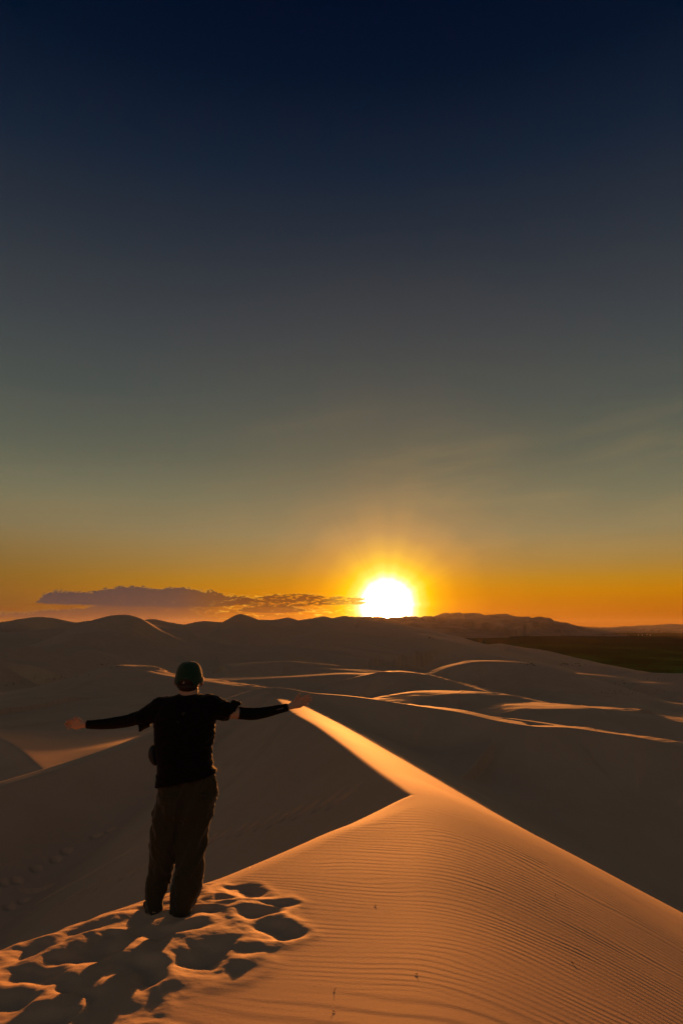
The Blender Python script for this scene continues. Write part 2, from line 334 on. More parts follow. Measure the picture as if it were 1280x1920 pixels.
# keep the cusp sharp: re-spline in two halves
_i = len(_cut) - 6
CREST = np.vstack([catmull([(p[0], p[1], 0) for p in _cut[:_i + 1]], 5), catmull([(p[0], p[1], 0) for p in _cut[_i:]], 5)[1:]])
_poly = np.vstack([CREST[:, :2], [[-3.5, 60], [-80, 60], [-80, -40]]])
def inside(x, y):
    c = np.zeros(x.shape, bool)
    P = _poly
    for (x1, y1), (x2, y2) in zip(P, np.roll(P, -1, 0)):
        if y1 == y2: continue
        c ^= ((y1 > y) != (y2 > y)) & (x < (x2 - x1) * (y - y1) / (y2 - y1) + x1)
    return c

# trampled sand round the man: pits (photo centre, half sizes in photo pixels, depth)
PITS = [(160, 1748, 30, 15, .06), (45, 1794, 48, 22, .085), (108, 1770, 26, 11, .04), (168, 1797, 46, 23, .07), (250, 1712, 22, 9, .045),
        (265, 1735, 44, 12, .05), (298, 1762, 52, 20, .075), (225, 1826, 28, 22, .05), (272, 1830, 30, 28, .07), (392, 1800, 62, 22, .075),
        (465, 1676, 40, 9, .05), (520, 1695, 32, 9, .045), (493, 1718, 32, 13, .06), (500, 1747, 50, 16, .06), (415, 1688, 22, 7, .035),
        (395, 1716, 20, 6, .03), (60, 1842, 44, 22, .07), (117, 1866, 26, 18, .05), (176, 1882, 40, 22, .075), (20, 1892, 34, 22, .06),
        (352, 1746, 34, 9, .035), (100, 1915, 40, 14, .05), (335, 1724, 30, 9, .05), (285, 1705, 24, 8, .045), (210, 1768, 20, 8, .03), (382, 1660, 16, 5, .03),
        (330, 1700, 16, 6, .03), (-40, 1830, 40, 20, .07), (-60, 1900, 50, 22, .07), (260, 1950, 50, 18, .05)]
_pits = []
for px, py, hw, hh, dp in PITS:
    an_ = float(rng.uniform(-.5, .35)) if px < 380 else float(rng.uniform(-.7, -.3)); c = hitA(px, py); l = hitA(px - hw, py); t = hitA(px, py - hh); bt = hitA(px, py + hh)
    _pits.append((c.x, c.y, abs(c.x - l.x), abs(t.y - bt.y) / 2, dp * float(rng.uniform(.6, 1.0)), math.cos(an_), math.sin(an_)))
_tr = [hitA(*p) for p in [(-300, 1800), (0, 1752), (150, 1708), (260, 1678), (370, 1648), (480, 1655), (560, 1690), (600, 1740), (560, 1775), (490, 1815), (400, 1850), (330, 1900), (260, 2000), (-300, 2000)]]
_tr = np.array([(p.x, p.y, 0) for p in _tr])
def poly_in(P, x, y):
    c = np.zeros(x.shape, bool)
    for (x1, y1), (x2, y2) in zip(P[:, :2], np.roll(P[:, :2], -1, 0)):
        if y1 == y2: continue
        c ^= ((y1 > y) != (y2 > y)) & (x < (x2 - x1) * (y - y1) / (y2 - y1) + x1)
    return c

RIDGE_ORDER = ['apron', 'right', 'right_step', 'left', 'left_far', 'peak_left', 'k1', 'k2', 'f1', 'g2', 'h1', 'f2', 'i1', 'j1', 'e1', 'kk', 'l2', 'l3', 'big_hill',
               'sky_left', 'sky_left_b', 'peak_far', 'sky_mid', 'sky_far', 'mid_far', 'streak']
def ridge_h(R, x, y):
    d, zc, sd = nearest(R['p'], x, y)
    w = R['w']; dd = np.sqrt(d * d + w * w) - w
    s, L, sm = R['f']; f = profile(dd, s, L, sm)
    s1, L1, s2 = R['b']; bk = s1 * dd + (s2 - s1) * (np.sqrt(np.maximum(dd - L1, 0) ** 2 + (L1 * .5) ** 2) - L1 * .5) * (dd > L1)
    t = 0.5 - 0.5 * sd
    z = zc - (f * t + bk * (1 - t))
    Dm = R.get('Dm', 0)
    if Dm > 50:                                     # secondary ribs, S-shaped, dying out towards the crest
        sc = 16 + .055 * Dm
        a = (x * .80 + y * .60) / sc; c = (y * .80 - x * .60) / (sc * 2.6)
        wv = perlin(x / (sc * 2.2), y / (sc * 2.2), 303)
        n1 = 1 - 2.2 * np.abs(perlin(a + .9 * wv, c + .5 * wv, 301)); n2 = perlin(a * 2.1, c * 2.4, 302)
        z = z + (sstep(d, sc * .10, sc * .7)) * sc * (.095 * (n1 - .9) * t + .015 * n2) * R.get('rib', 1.0)
    return z
def terrain(x, y, detail=True):
    x = np.asarray(x, float); y = np.asarray(y, float)
    r = np.hypot(x, y); az = np.degrees(np.arctan2(x, np.maximum(y, .01)))
    base = np.interp(r, [0, 40, 100, 300, 600, 900, 3000], [-15, -17, -20, -33, -44, -50, -52])
    low = np.interp(r, [0, 300, 500, 700, 1000, 3000], [0, 0, -12, -22, -40, -60]) * sstep(az, 6, 14)
    z = base + low
    # rolling of the base
    far_n = 2.2 * fbm(x / 90, y / 60, 2, 5) * sstep(r, 60, 220) + 3 * fbm(x / 260, y / 160, 2, 9) * sstep(r, 250, 500)
    z = z + far_n
    for n in RIDGE_ORDER:
        R = RD[n]; P = R['p']
        rr = np.hypot(P[:, 0], P[:, 1]); rmin, rmax = rr.min(), rr.max()
        m = (r > rmin * .35) & (r < rmax * 1.7) if n not in ('left', 'right') else r < 120
        if not m.any(): continue
        # a gentle meander of the slopes, none on the crest
        zr = ridge_h(R, x[m], y[m])
        if R.get('xm') is not None: zr = zr - .4 * np.maximum(x[m] - R['xm'], 0)
        z[m] = smax(z[m], zr, R['k'])
    und = .22 * fbm(x / 26, y / 15, 2, 21) * sstep(r, 50, 90) * (1 - sstep(r, 200, 400)) + 1.3 * fbm(x / 75, y / 42, 2, 23) * sstep(r, 140, 260)
    z = z + und + .045 * fbm(x / 4.0, y / 2.6, 3, 27) * sstep(r, 45, 70) * (1 - sstep(r, 150, 200)) + .22 * fbm(x / 19, y / 12, 2, 29) * sstep(r, 180, 260)
    m = r < 110
    if m.any():
        xm, ym = x[m], y[m]
        a = A_surf(xm, ym)
        d, _, _ = nearest(CREST, xm, ym)
        s = np.where(inside(xm, ym), d, -d)
        w = np.interp(ym, [7.5, 9.8, 40], [.085, .016, .035])
        q = s / w
        drop = .66 * w * np.where(q > 30, q, np.log1p(np.exp(np.minimum(q, 30))))
        lip = .15 * np.clip(s + .42, 0, .42) ** 2 / .42 * (1 - sstep(ym, 7.8, 9.7))
        drop = drop + lip
        n0 = a - drop
        if detail:
            rm = r[m]
            near = 1 - sstep(rm, 16, 30)
            # slow swells along the flank
            n0 = n0 + .011 * perlin(xm / 1.3 + 5, ym / 1.9, 31) * (s < 0) * sstep(-s, 0, .8)
            # streak ribs that follow the flank towards the right
            xs = pchip(_spd[:, 1], _spd[:, 0], ym); u = xm - xs
            n0 = n0 + (s < 0) * sstep(u, .3, 1.6) * sstep(ym, 3, 8) * .0045 * perlin(u * 1.9 + .3 * perlin(xm / 3, ym / 3, 3), ym / 12, 44)
            # trampled mask
            dt, _, _ = nearest(np.vstack([_tr, _tr[:1]]), xm, ym)
            tin = poly_in(_tr, xm, ym); st = np.where(tin, dt, -dt)
            tm = sstep(st + .06 * perlin(xm * 3, ym * 3, 8), -.05, .18) * (rm < 9)
            wx = xm + .15 * perlin(xm * 3.1, ym * 2.6, 61) + .035 * perlin(xm * 9, ym * 9, 64); wy = ym + .13 * perlin(xm * 3.1, ym * 2.6, 62) + .035 * perlin(xm * 9, ym * 9, 63)
            n0 = n0 + tm * (.030 * sstep(st, 0, .5) + .028 * (fbm(wx * 3.2, wy * 2.6, 2, 12)) * (s < .1) + (.0028) * perlin(xm * 13, ym * 11, 15) + .0016 * perlin(xm * 29, ym * 26, 16))
            pit = np.zeros(xm.shape)
            for cx, cy, ax, ay, dp, ca, sa in _pits:
                k = (np.abs(xm - cx) < ax * 3.2) & (np.abs(ym - cy) < ay * 3.2)
                if not k.any(): continue
                ux = wx[k] - cx; uy = wy[k] - cy; ex = (ux * ca + uy * sa) / ax; ey = (uy * ca - ux * sa) / ay
                q = np.sqrt(ex * ex + ey * ey)
                # steep far wall, long shallow wall towards the camera
                v = -dp * .72 * np.exp(-(q / .9) ** 2.2) * (1 + .35 * ey / (1 + q)) + dp * .09 * np.exp(-((q - 1.55) / .5) ** 2)
                pit[k] += v
            n0 = n0 + np.where(s < .15, pit, 0)
            # wind ripples
            ph = xm * .287 + ym * .958 + .16 * perlin(xm / 1.7, ym / 1.2, 70) + .035 * perlin(xm * 1.1, ym * 2.4, 71) + .016 * perlin(xm * 2.6, ym * 6.5, 73)
            lam = .054
            lq = .0168; p1 = np.log(np.maximum(ph, .5)) / lq * 2 * math.pi; lamr = np.clip(ph * lq / .054, .6, 2.6)
            p1 = p1 + 5.5 * sstep(perlin(xm * .9 + 3, ym * 1.1, 78), -.1, .25); rp = np.sin(p1 + .5 * np.sin(p1)) * np.clip(.62 + .9 * perlin(xm * 1.3, ym * 3.2, 72) + .5 * perlin(xm * 4, ym * 9, 74), .05, 1.5)
            bigm = sstep(1.25 - np.hypot((xm - .15) / 1.5, (ym - 3.2) / .75), 0, .5)
            p2 = (ph + .05 * perlin(xm * 1.8, ym * 1.8, 75)) / .15 * 2 * math.pi
            rp2 = np.sin(p2 + .6 * np.sin(p2))
            rmask = (1 - tm) * sstep(-s, .16, .45) * near * sstep(6.5 - u, 0, 1.6)
            n0 = n0 + rmask * (.00045 * lamr * rp * (.6 + .6 * sstep(u, -.2, 1.5)) * (1 - .7 * bigm) + .0006 * rp2 * bigm)
            # footprints on the shaded bowl are added below
        zz = z[m]
        z[m] = smax(zz, n0, np.where(ym > 26, .8, .5))
    if detail:
        for cx, cy, ca, sa, la, lb, dp in TRACKS:
            k = (np.abs(x - cx) < .9) & (np.abs(y - cy) < .9)
            if not k.any(): continue
            ex = (x[k] - cx) * ca + (y[k] - cy) * sa; ey = -(x[k] - cx) * sa + (y[k] - cy) * ca
            q = np.sqrt((ex / la) ** 2 + (ey / lb) ** 2)
            z[k] += -dp * (1 - sstep(q, .4, 1.1)) + dp * .12 * np.exp(-((q - 1.35) / .3) ** 2)
        for (gx, gy) in GROOVES:
            k = (x > gx.min() - 1) & (x < gx.max() + 1) & (y > gy.min() - 1) & (y < gy.max() + 1)
            if not k.any(): continue
            d, _, _ = nearest(np.stack([gx, gy, gx * 0], 1), x[k], y[k])
            z[k] += -.045 * np.exp(-(d / .06) ** 2)
    return z
TRACKS = []; GROOVES = []
def hit(px, py, d0=1.5, d1=1500, n=4000):
    d = UD(px, py); ds = np.geomspace(d0, d1, n)
    zz = terrain(d.x * ds, ds, False) - d.z * ds
    i = int(np.argmax(zz > 0))
    if i == 0: return None
    a, c = ds[i - 1], ds[i]; e = np.linspace(a, c, 40)
    zz = terrain(d.x * e, e, False) - d.z * e; j = int(np.argmax(zz > 0))
    return Vector((d.x * e[j], e[j], d.z * e[j]))
TP = [(8, 1655, 0), (30, 1652, 1), (68, 1629, 0), (105, 1613, 1), (125, 1597, 0), (180, 1569, 1), (208, 1557, 0), (238, 1543, 1), (262, 1534, 0), (165, 1666, 0), (192, 1659, 1), (130, 1684, 0),
      (240, 1640, 0), (262, 1632, 1),
      (395, 1573, 0), (412, 1568, 1), (445, 1558, 0), (468, 1553, 1), (500, 1541, 0), (524, 1537, 1), (550, 1524, 0), (573, 1520, 1), (610, 1506, 0), (637, 1501, 1),
      (430, 1436, 0), (405, 1449, 1), (455, 1428, 0), (20, 1702, 1), (45, 1690, 0)]
_tt = []
for px, py, sd_ in TP:
    h = hit(px, py, 6, 60, 900)
    if h is None: continue
    an = math.radians(18)
    _tt.append((h.x, h.y, math.cos(an), math.sin(an), .24, .13, .13))
for off in (0, .1):
    g = [hit(px, py, 6, 60, 900) for px, py in [(-40, 1752), (60, 1700), (140, 1655), (210, 1615), (275, 1578), (350, 1530), (410, 1485), (445, 1455), (478, 1420), (520, 1370), (540, 1345)]]
    g = [(p.x + off * 2.4, p.y - off) for p in g if p is not None]
    if len(g) > 3:
        gg = catmull([(a, c, 0) for a, c in g], 3); GROOVES.append((gg[:, 0], gg[:, 1]))
TRACKS = _tt

# ---- the mesh of it: a fan of rings round the camera, finer towards it
fine = np.radians(np.arange(-29.5, 29.5001, .1))
def stretch(a0, a1, n): return np.radians(np.linspace(a0, a1, n))
AZS = np.concatenate([stretch(-179, -60, 18), stretch(-58, -30.5, 34), fine, stretch(30.5, 58, 34), stretch(60, 179, 18)])
RS = np.concatenate([np.geomspace(.35, 2.2, 50)[:-1], np.geomspace(2.2, 9, 760)[:-1], np.geomspace(9, 48, 440)[:-1], np.geomspace(48, 140, 330)[:-1], np.geomspace(140, 1300, 300)])
def grid_mesh(name, azs, rs, zf, mat_, i0=0, i1=None):
    Rg, Ag = np.meshgrid(rs, azs, indexing='ij')
    x = Rg * np.sin(Ag); y = Rg * np.cos(Ag)
    z = np.empty(x.size); xf = x.ravel(); yf = y.ravel(); ch = 200000
    for i in range(0, x.size, ch): z[i:i + ch] = zf(xf[i:i + ch], yf[i:i + ch])
    co = np.stack([xf, yf, z], 1)
    n, m = x.shape
    idx = np.arange(n * m).reshape(n, m)
    q = np.stack([idx[:-1, :-1], idx[:-1, 1:], idx[1:, 1:], idx[1:, :-1]], -1).reshape(-1, 4)[:, ::-1]
    return co, q
def np_mesh(name, co, q, mat_=None, smooth=True):
    me = bpy.data.meshes.new(name)
    me.vertices.add(len(co)); me.vertices.foreach_set('co', co.astype(np.float32).ravel())
    k = q.shape[1]
    me.loops.add(q.size); me.loops.foreach_set('vertex_index', q.astype(np.int32).ravel())
    me.polygons.add(len(q)); me.polygons.foreach_set('loop_start', np.arange(0, q.size, k, dtype=np.int32))
    me.polygons.foreach_set('loop_total', np.full(len(q), k, np.int32))
    me.polygons.foreach_set('use_smooth', np.full(len(q), smooth, bool))
    me.update(calc_edges=True)
    o = bpy.data.objects.new(name, me); COL.objects.link(o)
    if mat_: me.materials.append(mat_)
    return o
def tag(o, label=None, cat=None, group=None, kind=None):
    if label: o['label'] = label
    if cat: o['category'] = cat
    if group: o['group'] = group
    if kind: o['kind'] = kind
    return o

# ---------------------------------------------------------------- materials
def new_mat(name):
    m = bpy.data.materials.new(name); m.use_nodes = True
    t = m.node_tree; t.nodes.clear(); nb = NB(t)
    p = nb.new('ShaderNodeBsdfPrincipled'); o = nb.new('ShaderNodeOutputMaterial'); t.links.new(p.outputs[0], o.inputs[0])
    return m, nb, p, o
def sand_mat():
    m, n, p, o = new_mat('sand')
    g = n.new('ShaderNodeNewGeometry').outputs['Position']
    a = n.noise(g, .35, 5, .6); c = n.noise(g, 260, 2, .7); d = n.noise(g, 9, 4, .6)
    col = n.ramp(a, [(.3, (.47, .31, .195)), (.7, (.54, .37, .24))])
    col = n.mix(.35, col, n.ramp(c, [(.3, (.30, .19, .11)), (.52, (.50, .34, .22)), (.75, (.66, .48, .32))]))
    col = n.mix(n.m('MULTIPLY', n.smooth(d, .5, .75), .12), col, (.40, .27, .18, 1))
    n.put(p.inputs['Base Color'], col)
    p.inputs['Roughness'].default_value = .85; p.inputs['Specular IOR Level'].default_value = .25
    bm_ = n.new('ShaderNodeBump'); bm_.inputs['Strength'].default_value = .35; bm_.inputs['Distance'].default_value = .002
    h = n.m('ADD', n.m('MULTIPLY', c, .6), n.m('MULTIPLY', n.noise(g, 60, 3, .6), 1.2))
    n.put(bm_.inputs['Height'], h)
    n.put(p.inputs['Normal'], bm_.outputs[0])
    return m
SAND = sand_mat()

def flat_mat(name, rgb, rough=.9, spec=.2, var=.25, scale=30, bump=0.0, bscale=200, sheen=0.0, sss=0.0):
    m, n, p, o = new_mat(name)
    g = n.new('ShaderNodeTexCoord').outputs['Object']
    v = n.noise(g, scale, 4, .6)
    lo = tuple(c * (1 - var) for c in rgb) + (1,); hi = tuple(min(1, c * (1 + var)) for c in rgb) + (1,)
    n.put(p.inputs['Base Color'], n.mix(v, lo, hi))
    p.inputs['Roughness'].default_value = rough; p.inputs['Specular IOR Level'].default_value = spec
    if sheen: p.inputs['Sheen Weight'].default_value = sheen; p.inputs['Sheen Roughness'].default_value = .4
    if sss: p.inputs['Subsurface Weight'].default_value = sss; p.inputs['Subsurface Radius'].default_value = (.02, .006, .003)
    if bump:
        bb = n.new('ShaderNodeBump'); bb.inputs['Strength'].default_value = bump; bb.inputs['Distance'].default_value = .003
        n.put(bb.inputs['Height'], n.noise(g, bscale, 3, .6)); n.put(p.inputs['Normal'], bb.outputs[0])
    return m

# ---------------------------------------------------------------- dunes
co, q = grid_mesh('dunes', AZS, RS, terrain, SAND)
nA = len(AZS); split = int(np.searchsorted(RS, 8.999))
nf = (nA - 1)
near_q = q[:split * nf]; far_q = q[split * nf:]
near_co = co[:(split + 1) * nA]
o = np_mesh('foreground_dune', near_co, near_q, SAND); tag(o, kind='structure')
far_co = co[split * nA:]
o2 = np_mesh('sand_dunes', far_co, far_q - split * nA, SAND); tag(o2, kind='structure')
# the ground right under the camera, closing the rings
bmx = bmesh.new()
ring = [bmx.verts.new(Vector(co[i])) for i in range(nA)]
c0 = bmx.verts.new((0, 0, float(terrain(np.array([0.0]), np.array([.01]))[0])))
for a_, c_ in zip(ring, ring[1:] + ring[:1]):
    try: bmx.faces.new((c0, c_, a_))
    except ValueError: pass
me = bpy.data.meshes.new('ground_patch'); bmx.to_mesh(me); bmx.free(); me.materials.append(SAND)
o3 = bpy.data.objects.new('ground_patch', me); COL.objects.link(o3); tag(o3, kind='structure')
# sliver behind the camera (between the last and first azimuth)
s_q = np.stack([np.arange(len(RS) - 1) * 2, np.arange(len(RS) - 1) * 2 + 1, np.arange(len(RS) - 1) * 2 + 3, np.arange(len(RS) - 1) * 2 + 2], 1)
idx = np.arange(len(co)).reshape(len(RS), nA)
s_co = np.stack([co[idx[:, -1]], co[idx[:, 0]]], 1).reshape(-1, 3)
o4 = np_mesh('sand_behind', s_co, s_q[:, ::-1], SAND); tag(o4, kind='structure')
for oo in (o, o2):
    oo.cycles.shadow_terminator_geometry_offset = 0.1

# ---------------------------------------------------------------- plain
PZ = -60.0
def plain_mat():
    m, n, p, o = new_mat('steppe')
    g = n.new('ShaderNodeNewGeometry').outputs['Position']
    s = n.new('ShaderNodeSeparateXYZ'); n.put(s.inputs[0], g)
    v = n.comb(n.m('MULTIPLY', s.outputs[0], 1.0), n.m('MULTIPLY', s.outputs[1], .45), 0)
    a = n.noise(v, .0045, 6, .6, .4); c = n.noise(v, .035, 4, .65)
    near = n.smooth(s.outputs[1], 3000, 1000)
    green = n.ramp(a, [(.36, (.012, .055, .014)), (.5, (.022, .100, .016)), (.62, (.055, .17, .03))])
    dark = n.ramp(a, [(.35, (.014, .038, .020)), (.65, (.024, .056, .028))])
    col = n.mix(near, dark, green)
    col = n.mix(n.m('MULTIPLY', n.smooth(c, .5, .62), .6), col, (.022, .022, .012, 1))
    n.put(p.inputs['Base Color'], col); p.inputs['Roughness'].default_value = 1; p.inputs['Specular IOR Level'].default_value = 0
    return m
PL = plain_mat()
def plain_h(x, y):
    return PZ + 1.2 * perlin(x / 400, y / 400, 90) + .4 * perlin(x / 60, y / 60, 91)
azp = np.concatenate([stretch(-180, -34, 30), stretch(-32, 34, 180), stretch(36, 180, 30)])
rp_ = np.geomspace(420, 12000, 150)
co, q = grid_mesh('plain', azp, rp_, plain_h, PL)
tag(np_mesh('steppe_plain', co, q, PL), kind='structure')

# ---------------------------------------------------------------- mountains
def mount(name, pts, front, back, w, seed, amp, azr, rr, mat_, nA_=360, nR=150, sc=220):
    P = catmull([tuple(U(*p)) for p in pts], 3)
    R = dict(p=P, f=front, b=back, w=w)
    azs = stretch(az_of(azr[0]), az_of(azr[1]), nA_); rs = np.geomspace(rr[0], rr[1], nR)
    def zf(x, y):
        d, zc, sd = nearest(P, x, y)
        z = ridge_h(R, x, y)
        fall = sstep(d, 40, 400); z = z + 15 * amp / 26 * fbm(x / 70, y / 300, 3, seed + 7) * (1 - fall)
        # spurs running down the face towards the plain
        a = x / sc + .8 * perlin(x / 700, y / 700, seed); rg = 1 - 2 * np.abs(perlin(a + .5 * y / sc, y / (sc * 3.2), seed + 1))
        rg2 = 1 - 2 * np.abs(perlin(a * 2.3 - y / sc, y / (sc * 1.4), seed + 2))
        z = z + fall * amp * (rg - .6 + .45 * (rg2 - .6)) * np.clip((z - PZ) / 60, 0, 1)
        return np.maximum(z, PZ - 8)
    co, q = grid_mesh(name, azs, rs, zf, mat_)
    o = np_mesh(name, co, q, mat_); tag(o, kind='structure'); return o
def mount_mat():
    m, n, p, o = new_mat('mountain_sand')
    g = n.new('ShaderNodeNewGeometry').outputs['Position']
    a = n.noise(g, .006, 6, .65, .6)
    n.put(p.inputs['Base Color'], n.ramp(a, [(.35, (.15, .11, .085)), (.65, (.34, .25, .185))]))
    p.inputs['Roughness'].default_value = .95; p.inputs['Specular IOR Level'].default_value = .1
    return m
MM = mount_mat()
mount('far_mountains', [(520, 1172, 4200), (600, 1163, 4400), (640, 1158, 4600), (668, 1155, 4700), (690, 1158, 4700), (715, 1155, 4700), (735, 1158, 4800), (760, 1155, 4800), (785, 1158, 4900), (810, 1154, 5000), (840, 1149, 5000), (862, 1150, 5000),
                        (880, 1149, 5000), (905, 1152, 5000), (925, 1153, 5000), (935, 1150, 5050), (960, 1153, 5000), (985, 1157, 4950), (1010, 1158, 4950), (1030, 1160, 4900), (1055, 1170, 4800), (1085, 1175, 4700), (1120, 1182, 4600)],
      (.22, 500, .05), (.2, 200, .3), 8, 130, 26, (480, 1180), (3000, 6200), MM)
mount('low_hills', [(1000, 1176, 8200), (1060, 1172, 8300), (1100, 1175.5, 8400), (1140, 1176, 8500), (1175, 1174, 8500), (1200, 1172.5, 8500), (1225, 1172, 8400), (1255, 1169.5, 8300), (1290, 1171, 8200), (1400, 1172, 8000), (1600, 1174, 7600)],
      (.10, 500, .03), (.1, 300, .2), 20, 140, 10, (960, 1700), (6300, 9800), MM, 260, 90)

# ================================================================ the man
SKIN = flat_mat('skin', (.42, .27, .195), .6, .35, .12, 40, 0, 0, 0, .05)
BLACK = flat_mat('black_cloth', (.0050, .0045, .0045), .9, .08, .3, 60, .5, 500, .12)
SLEEVE = flat_mat('black_elastic', (.004, .004, .004), .8, .12, .3, 60, .2, 500)
TROU = flat_mat('olive_cloth', (.038, .033, .019), .92, .06, .2, 30, .5, 500, .3)
CAPM = flat_mat('green_cloth', (.012, .040, .020), .85, .15, .2, 60, .5, 600, .3)
HAIR = flat_mat('dark_hair', (.012, .008, .006), .55, .4, .4, 200, .8, 400)
BAGM = flat_mat('black_nylon', (.012, .014, .015), .6, .35, .3, 60, .3, 400)
WHITE = flat_mat('grey_print', (.55, .53, .50), .6, .3, .1, 60)
GREYL = flat_mat('faded_print', (.22, .21, .21), .7, .3, .1, 60)
GREYP = flat_mat('dark_plastic', (.05, .05, .055), .45, .5, .1, 60)
SHOEM = flat_mat('dark_leather', (.012, .009, .007), .7, .3, .3, 60)
foot = hit(338, 1716, 2, 9, 3000)
MD = foot.y
def M(px, py, dd=0.0): return U(px, py, MD + dd)
PXM = (U(341, 1450, MD) - U(340, 1450, MD)).length            # metres per photo pixel at the man
ORI = Vector((M(320, 1700).x, MD, foot.z))
man = bpy.data.objects.new('person', None); COL.objects.link(man); man.location = ORI
tag(man, 'man seen from behind with arms spread wide, black T-shirt and green cap', 'person')
def link(name, me, mat_, parent, smooth=True, org=ORI):
    o = bpy.data.objects.new(name, me); COL.objects.link(o)
    if mat_: me.materials.clear(); me.materials.append(mat_)
    me.polygons.foreach_set('use_smooth', [smooth] * len(me.polygons))
    if parent is not None:
        o.parent = parent
    return o
def rings_to_bm(bm, rings, cap=True):
    """rings: list of lists of Vectors"""
    vr = [[bm.verts.new(v) for v in r] for r in rings]; n = len(rings[0])
    for a, c in zip(vr[:-1], vr[1:]):
        for i in range(n): bm.faces.new((a[i], a[(i + 1) % n], c[(i + 1) % n], c[i]))
    if cap:
        bm.faces.new(vr[0][::-1]); bm.faces.new(vr[-1])
def tube_rings(path, n=20, up=Vector((0, 1, 0))):
    """path: (Vector, radius_in_plane, radius_depth)"""
    out = []
    for i, (p, ra, rb) in enumerate(path):
        a = path[max(0, i - 1)][0]; c = path[min(len(path) - 1, i + 1)][0]
        t = (c - a).normalized(); u = up - t * up.dot(t); u.normalize(); v = t.cross(u)
        out.append([p + v * math.cos(k * 2 * math.pi / n) * ra + u * math.sin(k * 2 * math.pi / n) * rb for k in range(n)])
    return out
def dens(path, k=4):
    P = np.array([[*p, ra, rb] for p, ra, rb in path]); C = catmull(P, k)
    return [(Vector(c[:3]), max(.001, c[3]), max(.001, c[4])) for c in C]
def remesh(bm, voxel, smooth_it=3, sub=0):
    bmesh.ops.recalc_face_normals(bm, faces=bm.faces)
    me = bpy.data.meshes.new('tmp'); bm.to_mesh(me); bm.free()
    o = bpy.data.objects.new('tmp', me); COL.objects.link(o)
    r = o.modifiers.new('r', 'REMESH'); r.mode = 'VOXEL'; r.voxel_size = voxel; r.adaptivity = 0
    if smooth_it:
        sm = o.modifiers.new('s', 'SMOOTH'); sm.factor = .5; sm.iterations = smooth_it
    dg = bpy.context.evaluated_depsgraph_get(); me2 = bpy.data.meshes.new_from_object(o.evaluated_get(dg))
    bpy.data.objects.remove(o); bpy.data.meshes.remove(me)
    return me2
def getco(me):
    a = np.empty(len(me.vertices) * 3, np.float32); me.vertices.foreach_get('co', a)
    nn = np.empty(len(me.vertices) * 3, np.float32); me.vertices.foreach_get('normal', nn)
    return a.reshape(-1, 3).astype(float), nn.reshape(-1, 3).astype(float)
def setco(me, a): me.vertices.foreach_set('co', a.astype(np.float32).ravel()); me.update()
L_ = lambda v: v - ORI
def P_(px, py, dd=0.0): return L_(M(px, py, dd))
def ell_ring(pyl, pyr, xl, xr, dep, dc=0.0, n=36, e=2.4):
    """horizontal superellipse ring whose left / right ends sit on the photo outline"""
    a = P_(xl, pyl, dc); c = P_(xr, pyr, dc); mid = (a + c) / 2; h = (c - a) / 2; out = []
    for k in range(n):
        t = k * 2 * math.pi / n; ct, st = math.cos(t), math.sin(t)
        x = math.copysign(abs(ct) ** (2 / e), ct); y = math.copysign(abs(st) ** (2 / e), st)
        out.append(mid + h * x + Vector((0, dep * y, 0)))
    return out
px_ = PXM
# --- hands: palm and five separate fingers
def hand(bm, wrist, palm, side, fingers, thumb):
    fingers = [[(p, r * 1.12) for p, r in f] for f in fingers]; thumb = [(p, r * 1.12) for p, r in thumb]
    rings_to_bm(bm, tube_rings(dens([(wrist, .024, .019), ((wrist * 2 + palm) / 3, .029, .017), (palm, .042, .017), (palm + (palm - wrist) * .42, .040, .015), (palm + (palm - wrist) * .5, .030, .010)], 3), 16))
    for f in fingers + [thumb]:
        rings_to_bm(bm, tube_rings(dens([(p, r, r * .92) for p, r in f], 3), 10))
bmB = bmesh.new()
# neck, trunk under the clothes, arms
rings_to_bm(bmB, tube_rings(dens([(P_(354, 1262), .055, .060), (P_(354, 1282), .064, .066), (P_(354, 1296), .070, .070), (P_(353, 1306), .075, .070), (P_(352, 1320), .13, .08), (P_(350, 1345), .165, .10),
            (P_(348, 1400), .155, .10), (P_(350, 1450), .15, .10), (P_(350, 1480), .15, .10)], 3), 24))
arms = {}
arms['r'] = [(P_(395, 1322), .055, .055), (P_(412, 1329), .052, .052), (P_(440, 1336), .0450, .046), (P_(475, 1338, .04), .041, .041), (P_(510, 1332, .06), .035, .035), (P_(538, 1326, .08), .027, .026), (P_(546, 1324, .085), .025, .021)]
arms['l'] = [(P_(308, 1322), .055, .055), (P_(285, 1334), .052, .052), (P_(255, 1347), .046, .046), (P_(225, 1355, .04), .041, .040), (P_(192, 1358, .07), .035, .034), (P_(166, 1358, .09), .029, .026), (P_(157, 1358, .1), .026, .021)]
for kx, a in arms.items():
    a = [(p, r1 * (.80 if 2 < i_ < len(a) - 1 else 1), r2 * (.80 if 2 < i_ < len(a) - 1 else 1)) for i_, (p, r1, r2) in enumerate(a)]
    if kx == 'l': a = [(p, r1 * .9, r2 * .9) for p, r1, r2 in a]
    rings_to_bm(bmB, tube_rings(dens(a, 4), 18))
w = P_(544, 1324.5, .085); pm = P_(558, 1318, .10)
def fng(a, c, d_, e_, r): return [(a, r), (c, r * .98), (d_, r * .9), (e_, r * .72)]
